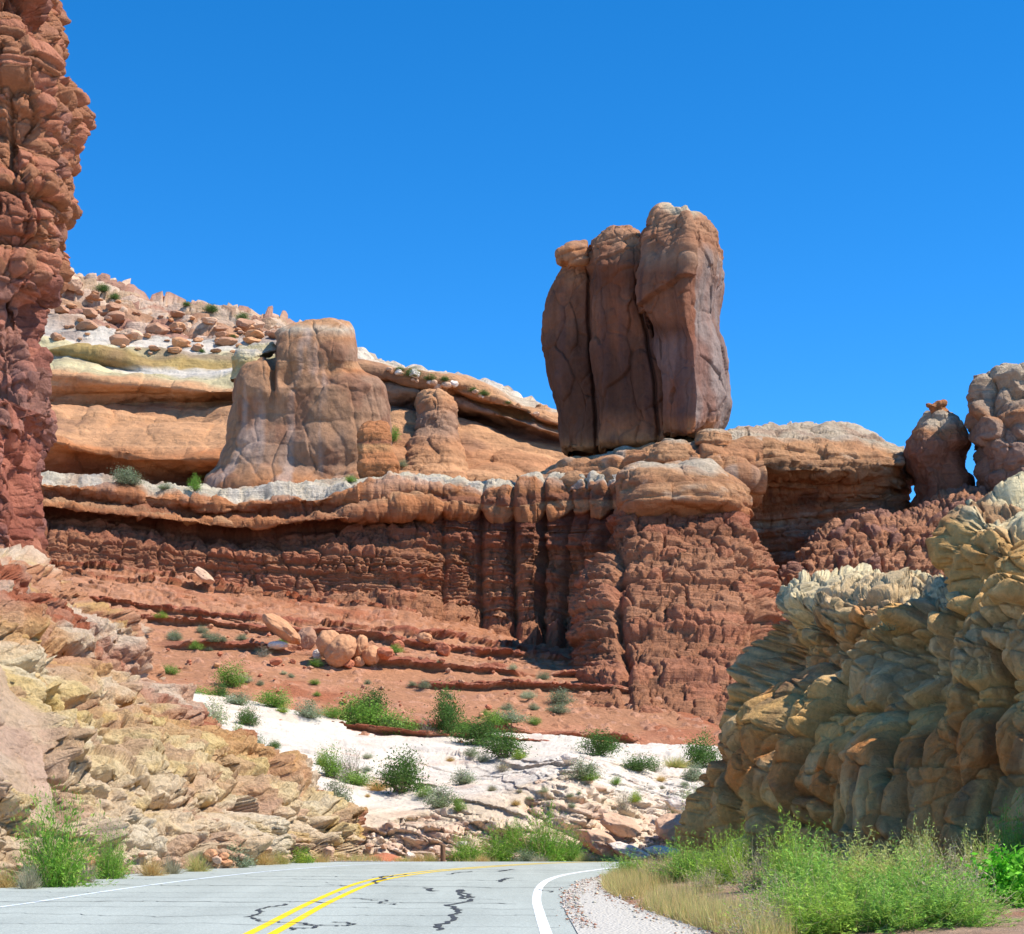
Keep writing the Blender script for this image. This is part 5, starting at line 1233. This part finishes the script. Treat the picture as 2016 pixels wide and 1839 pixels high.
rp = np.random.RandomState(31)
def plant(dx, dy, w, h, kind, where, label, group=None, D=None):
    if where == 'flat':
        D = D if D else CAMH * F / (dy - HY); p = P(dx, dy, D); p[2] = -.05 if D < 46 else p[2] - .1
        if D < 46 and p[0] > 2: p[2] += min(.30, max(0, (p[0] - 2.0 - max(p[1] - 34, 0) * .12) * .10))
    elif where == 'at': p = P(dx, dy, D)
    else: p = spot(dx, dy, where)
    m = p[1] / F * (1.6 if kind == 'broom' else 1.3); k = rp.randint(3); ry = rp.rand() * 6.28
    if where == 'flat' and dx > 1230: h = h * .68
    nm, cat = NAMES[kind]; whole = w < 44 or kind in ('tuft', 'greytuft', 'greentuft')
    sc = (w * m, w * m, h * m); z = p[2] - .04 * h * m
    if whole:
        o = plant_proto(kind, k, True)[0].copy(); o.name = nm; COL.objects.link(o); o.location = (p[0], p[1], z); o.scale = sc; o.rotation_euler = (0, 0, ry)
        tag(o, label, cat, group)
    else:
        o = empty(nm, (p[0], p[1], z), label, cat, group); o.scale = sc; o.rotation_euler = (0, 0, ry)
        for c in plant_proto(kind, k, False):
            if c is not None:
                q = c.copy(); q.name = c.name.split('.')[0]; COL.objects.link(q); q.parent = o
    return o
PL = [
 (457, 1346, 54, 48, 'bush', 'talus', 'bright green bush with bare lower stems on the red slope below the leaning boulder'),
 (337, 1322, 34, 20, 'bush', 'talus', 'low bright green bush at the left of the red slope, beyond the red knobs'),
 (346, 1256, 28, 16, 'sage', 'talus', 'small blue-grey shrub high on the left part of the red slope'),
 (315, 1222, 24, 14, 'yellow', 'talus', 'tiny yellow-green shrub topmost on the left of the red slope'),
 (422, 1268, 30, 18, 'sage', 'talus', 'thin grey shrub on the red slope left of the long leaning boulder'),
 (516, 1288, 34, 26, 'bare', 'talus', 'leafless grey shrub just below the left end of the leaning boulder'),
 (476, 1254, 22, 12, 'sage', 'talus', 'little grey shrub up-slope left of the leaning boulder'),
 (392, 1374, 62, 26, 'bush', 'talus', 'low spreading green shrub at the upper left corner of the slickrock'),
 (434, 1374, 34, 32, 'juniper', 'talus', 'rounder darker green bush beside the spreading one at the slickrock top'),
 (468, 1382, 56, 24, 'sage', 'white', 'low grey-green shrub along the slickrock top edge, right of the round dark bush'),
 (543, 1388, 60, 38, 'bush', 'white', 'full green shrub alone on the slickrock top edge under the thick ledge'),
 (557, 1398, 26, 14, 'yellow', 'white', 'small yellow shrub at the foot of the full green one'),
 (609, 1408, 50, 34, 'sage', 'white', 'dusty grey-green shrub midway along the slickrock top edge'),
 (651, 1408, 36, 24, 'bush', 'white', 'small green shrub at the left end of the big thicket'),
 (696, 1424, 76, 54, 'bush', 'white', 'wide bushy green shrub forming the left of the big thicket'),
 (734, 1404, 56, 50, 'juniper', 'talus', 'tallest dark shrub at the back of the big thicket'),
 (738, 1434, 76, 56, 'bush', 'white', 'front middle green shrub of the big thicket'),
 (782, 1420, 76, 48, 'bush', 'white', 'right-hand green shrub of the big thicket'),
 (768, 1440, 44, 28, 'sage', 'white', 'grey-blue shrub in front of the big thicket'),
 (834, 1412, 46, 42, 'bare', 'white', 'pale leafless shrub between the thicket and the tall juniper'),
 (878, 1442, 56, 84, 'juniper', 'white', 'tall narrow dark juniper at the top of the slickrock'),
 (906, 1436, 40, 26, 'bush', 'white', 'green shrub at the right foot of the tall juniper'),
 (415, 1424, 66, 50, 'pale', 'white', 'large grey bush on the upper left slickrock near the yellow bank'),
 (358, 1404, 46, 42, 'greytuft', 'white', 'grey grassy clump where the slickrock meets the yellow bank'),
 (485, 1424, 36, 38, 'juniper', 'white', 'compact dark round bush alone on the white slickrock'),
 (470, 1462, 28, 44, 'yellow', 'white', 'upright yellow-green shrub beside the yellow bank edge'),
 (498, 1470, 46, 30, 'sage', 'white', 'loose grey-green shrub right of the upright yellow-green one'),
 (537, 1470, 24, 18, 'juniper', 'white', 'very small dark shrub on the slickrock above the bank end'),
 (690, 1530, 62, 74, 'bare', 'white', 'tall open grey shrub with thin branches over the slickrock'),
 (637, 1504, 24, 34, 'yellow', 'white', 'slim yellow-green shrub left of the tall open grey one'),
 (655, 1524, 50, 52, 'bush', 'white', 'loose green shrub under the slim yellow-green one'),
 (702, 1540, 60, 30, 'bush', 'white', 'low bright green shrub at the foot of the tall open grey one'),
 (662, 1580, 50, 54, 'sage', 'white', 'bluish shrub hanging beside the right end of the left bank'),
 (790, 1556, 80, 78, 'juniper', 'white', 'big dark green shrub in the middle of the white slickrock'),
 (770, 1540, 56, 48, 'bare', 'white', 'grey twiggy shrub behind the big dark green one'),
 (744, 1552, 50, 28, 'tuft', 'white', 'tan dry grass clump left of the big dark green shrub'),
 (834, 1564, 34, 24, 'bush', 'white', 'small green shrub at the right foot of the big dark green one'),
 (868, 1584, 62, 42, 'sage', 'white', 'spiky grey-green shrub low on the slickrock right of centre'),
 (905, 1592, 26, 30, 'bush', 'white', 'small green shrub at the right end of the spiky grey-green one'),
 (942, 1462, 84, 48, 'juniper', 'white', 'broad dark green juniper, upper of the pair right of the tall one'),
 (990, 1486, 80, 52, 'juniper', 'white', 'broad dark green juniper, lower of the pair right of the tall one'),
 (1021, 1490, 24, 20, 'yellow', 'white', 'tiny yellow-green shrub under the lower broad juniper'),
 (975, 1422, 50, 28, 'bush', 'talus', 'flat green bush on the red soil above the juniper pair'),
 (1010, 1422, 60, 26, 'sage', 'talus', 'grey-green shrub on the red soil right of the flat green bush'),
 (1054, 1422, 24, 18, 'bush', 'talus', 'tiny green shrub at the left end of the low red ledge'),
 (1104, 1380, 48, 28, 'sage', 'talus', 'blue-grey shrub at the left foot of the red buttress'),
 (1098, 1398, 44, 20, 'sage', 'talus', 'lower pale shrub just beneath the blue-grey one by the buttress'),
 (1181, 1482, 74, 46, 'juniper', 'white', 'dark juniper with a visible trunk below the red buttress'),
 (1381, 1504, 64, 62, 'juniper', 'white', 'tall dark juniper squeezed against the near shaded rock'),
 (1262, 1512, 60, 32, 'juniper', 'white', 'spreading dark shrub between the two junipers under the buttress'),
 (1288, 1514, 40, 30, 'bare', 'white', 'dead-looking twiggy shrub right of the spreading dark one'),
 (1330, 1506, 60, 26, 'greentuft', 'white', 'patchy dull grass clump left of the tall juniper by the near rock'),
 (1369, 1532, 44, 34, 'sage', 'white', 'grey shrub in front of the tall juniper by the near rock'),
 (1148, 1528, 60, 36, 'sage', 'white', 'grey shrub on the right slickrock above a pale overhang'),
 (1157, 1536, 38, 26, 'bush', 'white', 'small green shrub growing out of the grey one on the right slickrock'),
 (990, 1514, 48, 24, 'bare', 'white', 'low grey twiggy shrub under the juniper pair'),
 (954, 1496, 28, 18, 'pale', 'white', 'faint pale shrub left of the low grey twiggy one'),
 (921, 1486, 28, 18, 'sage', 'white', 'small grey shrub at the lower left of the upper broad juniper'),
 (912, 1538, 48, 28, 'sage', 'white', 'slanting row of grey shrub in a crack of the central slickrock'),
 (889, 1494, 22, 12, 'tuft', 'white', 'tiny tan grass clump under the tall narrow juniper'),
 (1230, 1594, 40, 42, 'bare', 'white', 'round grey twiggy shrub above the tilted pink slabs'),
 (1215, 1542, 20, 18, 'bush', 'white', 'tiny green sprig above the round grey twiggy shrub'),
 (1247, 1578, 24, 26, 'yellow', 'white', 'small yellow-green shrub right of the round grey twiggy one'),
 (1345, 1602, 54, 56, 'pale', 'white', 'soft pale sagebrush, left of two beside the near rock'),
 (1385, 1596, 48, 56, 'pale', 'white', 'soft pale sagebrush, right of two beside the near rock'),
 (242, 946, 40, 34, 'sage', 'wall', 'blue-green bush, left one of two on the pale bench under the alcove'),
 (262, 952, 40, 28, 'sage', 'wall', 'blue-green bush, right one of two on the pale bench under the alcove'),
 (388, 962, 24, 30, 'bush', 'wall', 'upright green bush on the bench at the left foot of the fin'),
 (325, 958, 26, 12, 'sage', 'wall', 'low bush on the bench between the blue-green pair and the upright one'),
 (692, 944, 22, 14, 'bush', 'wall', 'small green bush on the bench at the right foot of the fin'),
 (778, 868, 24, 34, 'bush', 'farright', 'green bush clinging to the cliff right of the stubby pillar'),
 (790, 916, 20, 14, 'sage', 'farright', 'little bush at the foot of the far cliff right of the stubby pillar'),
 (112, 1736, 112, 140, 'broom', 'flat', 'big bright green broom-like shrub at the left road edge', 33.5),
 (217, 1712, 54, 74, 'broom', 'flat', 'smaller upright bright green shrub right of the biggest roadside shrub', 37),
 (56, 1742, 52, 62, 'greytuft', 'flat', 'round grey-white grass clump left of the biggest roadside shrub', 32.5),
 (10, 1742, 70, 52, 'tuft', 'flat', 'straw-coloured grass clump cut off by the left edge of the photo', 33),
 (167, 1724, 50, 64, 'greytuft', 'flat', 'pale dry clump between the two bright green roadside shrubs', 35),
 (300, 1713, 60, 48, 'tuft', 'flat', 'orange-brown dry grass clump, second along from the green shrubs', 38.5),
 (338, 1710, 48, 50, 'greytuft', 'flat', 'whitish dry clump touching the orange-brown one', 39.5),
 (389, 1709, 58, 46, 'greentuft', 'flat', 'dome-shaped olive-tan clump standing alone by the road', 41),
 (462, 1700, 62, 44, 'sage', 'flat', 'dull green leaning shrub by the road left of the yellowish clumps', 43.5),
 (521, 1698, 58, 40, 'tuft', 'flat', 'yellowish dry clump in the middle of the left verge', 45.5),
 (552, 1697, 44, 34, 'greentuft', 'flat', 'greenish dry clump next to the yellowish one', 46),
 (594, 1697, 46, 36, 'yellow', 'flat', 'bright yellow-green shrub on the left verge near the bank end', 47),
 (633, 1696, 44, 28, 'tuft', 'flat', 'short tan clump right of the bright yellow-green shrub', 48),
 (921, 1694, 56, 44, 'broom', 'flat', 'green shrub just right of the wooden post', 56),
 (984, 1694, 58, 56, 'broom', 'flat', 'second green shrub along the far road edge from the post', 57),
 (1013, 1662, 34, 40, 'broom', 'white', 'green shrub perched slightly higher in the road cut'),
 (1071, 1694, 76, 80, 'broom', 'flat', 'largest bright green shrub at the far edge of the bend', 57),
 (1121, 1694, 48, 52, 'broom', 'flat', 'green shrub touching the right of the largest one at the bend', 57.5),
 (1038, 1695, 46, 30, 'sage', 'flat', 'grey-green low shrub in front of the largest one at the bend', 55),
 (1062, 1696, 40, 22, 'greytuft', 'flat', 'dull brown clump at the foot of the largest shrub at the bend', 54.5),
 (1752, 1242, 36, 38, 'pale', 'near', 'pale tuft of green growing on top of the near shaded rock'),
 (1240, 1742, 90, 70, 'spray', 'flat', 'green feathery plant closest to the bend on the right verge', 37),
 (1300, 1752, 100, 80, 'greyspray', 'flat', 'straw and green plant second from the bend on the right verge', 34),
 (1350, 1752, 110, 110, 'spray', 'flat', 'tall green plant before the left foot of the near rock', 33.5),
 (1425, 1768, 110, 116, 'spray', 'flat', 'dense green plant under the crooked crack of the near rock', 31),
 (1490, 1790, 120, 126, 'greyspray', 'flat', 'tangle of pale dry stalks in the middle of the right verge', 28.5),
 (1560, 1800, 130, 170, 'spray', 'flat', 'tallest pale-tipped green plant in the middle of the right verge', 28),
 (1600, 1850, 190, 170, 'spray', 'flat', 'wide green plant at the bottom edge below the tallest one', 24),
 (1690, 1840, 170, 150, 'spray', 'flat', 'broad green plant right of the tallest one', 25.5),
 (1770, 1870, 160, 140, 'spray', 'flat', 'grassy green plant at the bottom edge below the drill groove', 24),
 (1815, 1830, 90, 170, 'spray', 'flat', 'slim tall green plant before the smooth shaded face', 26.5),
 (1870, 1880, 170, 150, 'greyspray', 'flat', 'mixed dry and green plant left of the leafy one', 23.5),
 (1925, 1850, 110, 150, 'spray', 'flat', 'green plant rising in front of the dark gap in the near rock', 26),
 (1995, 1780, 110, 190, 'spray', 'flat', 'tall shaded plant against the right edge of the photo', 29),
 (1960, 1900, 130, 150, 'leafy', 'flat', 'broad-leaved vivid green plant, left of two in the bottom right corner', 22.5),
 (2020, 1890, 120, 170, 'leafy', 'flat', 'broad-leaved vivid green plant, right of two in the bottom right corner', 22.8),
 (1575, 1900, 190, 120, 'spray', 'flat', 'low green plant along the bottom edge, leftmost of the bottom row', 21.6),
 (1680, 1910, 200, 130, 'spray', 'flat', 'green plant along the bottom edge, second of the bottom row', 21.2),
 (1790, 1910, 200, 150, 'spray', 'flat', 'green plant along the bottom edge, third of the bottom row', 21.2),
 (1890, 1910, 190, 130, 'greyspray', 'flat', 'dry stalks along the bottom edge, fourth of the bottom row', 21.0),
 (1500, 1930, 170, 110, 'greyspray', 'flat', 'short dry plant cut by the bottom edge next to the gravel', 19.8),
 (1620, 1930, 200, 130, 'spray', 'flat', 'green plant cut by the bottom edge, leftmost of the nearest three', 19.6),
 (1760, 1930, 200, 130, 'spray', 'flat', 'green plant cut by the bottom edge, middle of the nearest three', 19.4),
 (1880, 1930, 200, 130, 'spray', 'flat', 'green plant cut by the bottom edge, right of the nearest three', 19.4),
 (1390, 1775, 90, 70, 'greyspray', 'flat', 'short dry stalks between the first green plants and the bare dirt', 29.5),
 (1270, 1765, 80, 50, 'greentuft', 'flat', 'yellow-green grass clump at the gravel edge of the bend', 33),
 (1450, 1720, 70, 100, 'spray', 'flat', 'dark green plant rooted right at the foot of the near rock', 37),
 (1530, 1870, 150, 110, 'greyspray', 'flat', 'dry stalky plant at the bottom edge nearest the bare dirt', 23),
]
for r_ in PL: plant(*r_[:7], D=(r_[7] if len(r_) > 7 else None))
# far ridge and slope bushes, a few pixels each
for x, y, w in ((196, 574, 26), (140, 566, 20), (230, 590, 20), (372, 602, 16), (418, 612, 26), (480, 630, 26), (160, 640, 14), (462, 664, 14), (400, 690, 12)):
    plant(x, y, w, w * .6, 'juniper', 'farleft', 'dark bush dotted on the far boulder slope', 'bushes on the far boulder slope')
for x, y, w in ((808, 740, 30), (845, 752, 22), (930, 768, 16), (958, 778, 18), (785, 728, 16), (1000, 800, 12), (870, 752, 16)):
    plant(x, y, w, w * .6, 'juniper', 'farright', 'dark bush dotted on the far ridge behind the balanced rock', 'bushes on the far ridge')
rq = np.random.RandomState(77)
for i in range(34):
    x = 260 + rq.rand() * 860; lo, hi = np.interp(x, [250, 600, 1150], [1225, 1250, 1320]), np.interp(x, [250, 600, 1150], [1350, 1400, 1425])
    w = 12 + rq.rand() * 16
    plant(x, lo + rq.rand() * (hi - lo), w, w * .6, ('sage', 'sage', 'pale', 'bush')[rq.randint(4)], 'talus', 'one of many tiny shrubs scattered over the red slope', 'tiny shrubs on the red slope')
for i in range(26):
    x = 520 + rq.rand() * 860; y = np.interp(x, [500, 700, 900, 1400], [1470, 1480, 1490, 1520]) + rq.rand() * 90
    w = 10 + rq.rand() * 16
    plant(x, y, w, w * .55, ('sage', 'tuft', 'pale', 'greytuft')[rq.randint(4)], 'white', 'one of many tiny clumps scattered over the white slickrock', 'tiny clumps on the slickrock')

# dry grass along the right verge and thin weeds: nobody could count the blades
def verge_grass():
    r = np.random.RandomState(5); n = 26000
    e = curve_pts(G_EDGE[2:9], .3); k = r.randint(len(e), size=n)
    off = np.abs(r.randn(n)) * .55 + .02
    x = e[k, 0] + off; y = e[k, 1] + r.randn(n) * .3
    patch = fbm(np.stack([x, y, x * 0], -1), .9, 3, seed=90)
    keep = patch > (-.15 - np.clip((y - 30) * .04, -.2, .4) + .5 * (off > .9)); x, y, off, patch = x[keep], y[keep], off[keep], patch[keep]; n = len(x)
    z = -.05 + np.clip((x - 2.0 - np.maximum(y - 34, 0) * .12) * .10, 0, .30)
    base = np.stack([x, y, z], -1); h = (.12 + .22 * r.rand(n)) * (1 + patch * .5)
    tip = base + np.stack([r.randn(n) * .08, r.randn(n) * .08, h], -1)
    V, Fc, Cc = blades(base, tip, np.full(n, .009), r.randn(n, 3) * .04, cvar(n, DRY, r, .2, C(186, 186, 110), .3), r, 2)
    o = mesh_from('grass', V, Fc, M_LEAF, Cc, smooth=False); o['kind'] = 'stuff'; o['label'] = 'dry yellow grass edging the gravel on the right verge'
    n = 9000; e = curve_pts(L_EDGE[3:8], .3); k = r.randint(len(e), size=n)
    x = e[k, 0] - .9 - np.abs(r.randn(n)) * .5; y = e[k, 1] + r.randn(n) * .3
    patch = fbm(np.stack([x, y, x * 0], -1), 1.1, 3, seed=91); keep = patch > .1; x, y = x[keep], y[keep]; n = len(x)
    base = np.stack([x, y, zroad(y) - .05], -1); tip = base + np.stack([r.randn(n) * .08, r.randn(n) * .08, .1 + .25 * r.rand(n)], -1)
    V, Fc, Cc = blades(base, tip, np.full(n, .012), r.randn(n, 3) * .04, cvar(n, DRY, r, .2, C(176, 180, 120), .3), r, 2)
    o = mesh_from('grass', V, Fc, M_LEAF, Cc, smooth=False); o['kind'] = 'stuff'; o['label'] = 'thin dry grass along the foot of the left bank'
verge_grass()

# far-side dry grass clumps at the bend
for i, x in enumerate((672, 700, 726, 795, 822, 845, 950, 1150, 1172, 1195)):
    plant(x, 1696, 34 + rq.rand() * 14, 18 + rq.rand() * 12, ('tuft', 'greentuft')[i % 2], 'flat', 'low dry grass clump in the row along the far edge of the bend', 'dry clumps along the far edge of the bend', D=53.5 + rq.rand())

# loose gravel spilled along both sides of the pale shoulder
def pebbles():
    r = np.random.RandomState(8); P_, n = [], 5200
    e1, e2 = curve_pts(R_EDGE[2:9], .2), curve_pts(G_EDGE[2:9], .2); e3 = curve_pts(L_EDGE[2:8], .2)
    a = r.randint(3, size=n); xs, ys = np.zeros(n), np.zeros(n)
    for i, (e, sg, off) in enumerate(((e1, .10, .10), (e2, .22, .0), (e3, .25, -.25))):
        m = a == i; k = r.randint(len(e), size=m.sum()); xs[m] = e[k, 0] + r.randn(m.sum()) * sg + off; ys[m] = e[k, 1] + r.randn(m.sum()) * .15
    s_ = .008 + .03 * r.rand(n) ** 4
    o = np.array([(1, 0, 0), (0, 1, 0), (-1, 0, 0), (0, -1, 0), (0, 0, 1), (0, 0, -1)], float)
    th = r.rand(n) * 6.28; c, sn = np.cos(th), np.sin(th)
    L = o[None] * s_[:, None, None] * (1 + .5 * (r.rand(n, 6, 1) - .5)) * np.array((1.2, .9, .6))
    V = np.stack([L[..., 0] * c[:, None] - L[..., 1] * sn[:, None] + xs[:, None], L[..., 0] * sn[:, None] + L[..., 1] * c[:, None] + ys[:, None], L[..., 2] + (zroad(ys) + .014 + s_ * .2)[:, None]], -1)
    f = np.array([(0, 1, 4), (1, 2, 4), (2, 3, 4), (3, 0, 4), (1, 0, 5), (2, 1, 5), (3, 2, 5), (0, 3, 5)])
    Fc = (f[None] + (np.arange(n) * 6)[:, None, None]).reshape(-1, 3)
    cc = np.repeat(cvar(n, C(200, 186, 168), r, .25, C(176, 130, 104), .3), 6, axis=0)
    o_ = mesh_from('gravel', V.reshape(-1, 3), Fc, M_BOUL, cc, smooth=False); o_['kind'] = 'stuff'; o_['label'] = 'loose gravel spilled along the road edges'
pebbles()

# wooden post
def post():
    m, nt, b = nodes('weathered_wood'); n = noise(nt, 30, 5, .6, stretch=(1, 1, .15))
    vm = nt.nodes.new('ShaderNodeVectorMath'); vm.operation = 'SCALE'; vm.inputs[0].default_value = tuple(C(128, 98, 76)); nt.links.new(mapr(nt, n.outputs[0], .3, .7, .6, 1.3), vm.inputs['Scale']); nt.links.new(vm.outputs[0], b.inputs['Base Color'])
    th = np.linspace(0, 2 * math.pi, 17)[:-1]; rows = []
    for z, r in ((-.3, .085), (.0, .085), (.3, .083), (.47, .082), (.50, .078), (.515, .06), (.52, .001)):
        rows.append(np.stack([np.cos(th) * r * (1 + .05 * np.sin(3 * th)), np.sin(th) * r, np.full(16, z)], -1))
    p = P(872, 1694, 54.5)
    o = mesh_from('wooden_post', np.array(rows).reshape(-1, 3), grid_faces(7, 16, True), m)
    o.location = (p[0], p[1], p[2]); tag(o, 'short brown wooden post at the far edge of the road bend', 'post')
post()
print('all done', round(time.time() - T0, 1))
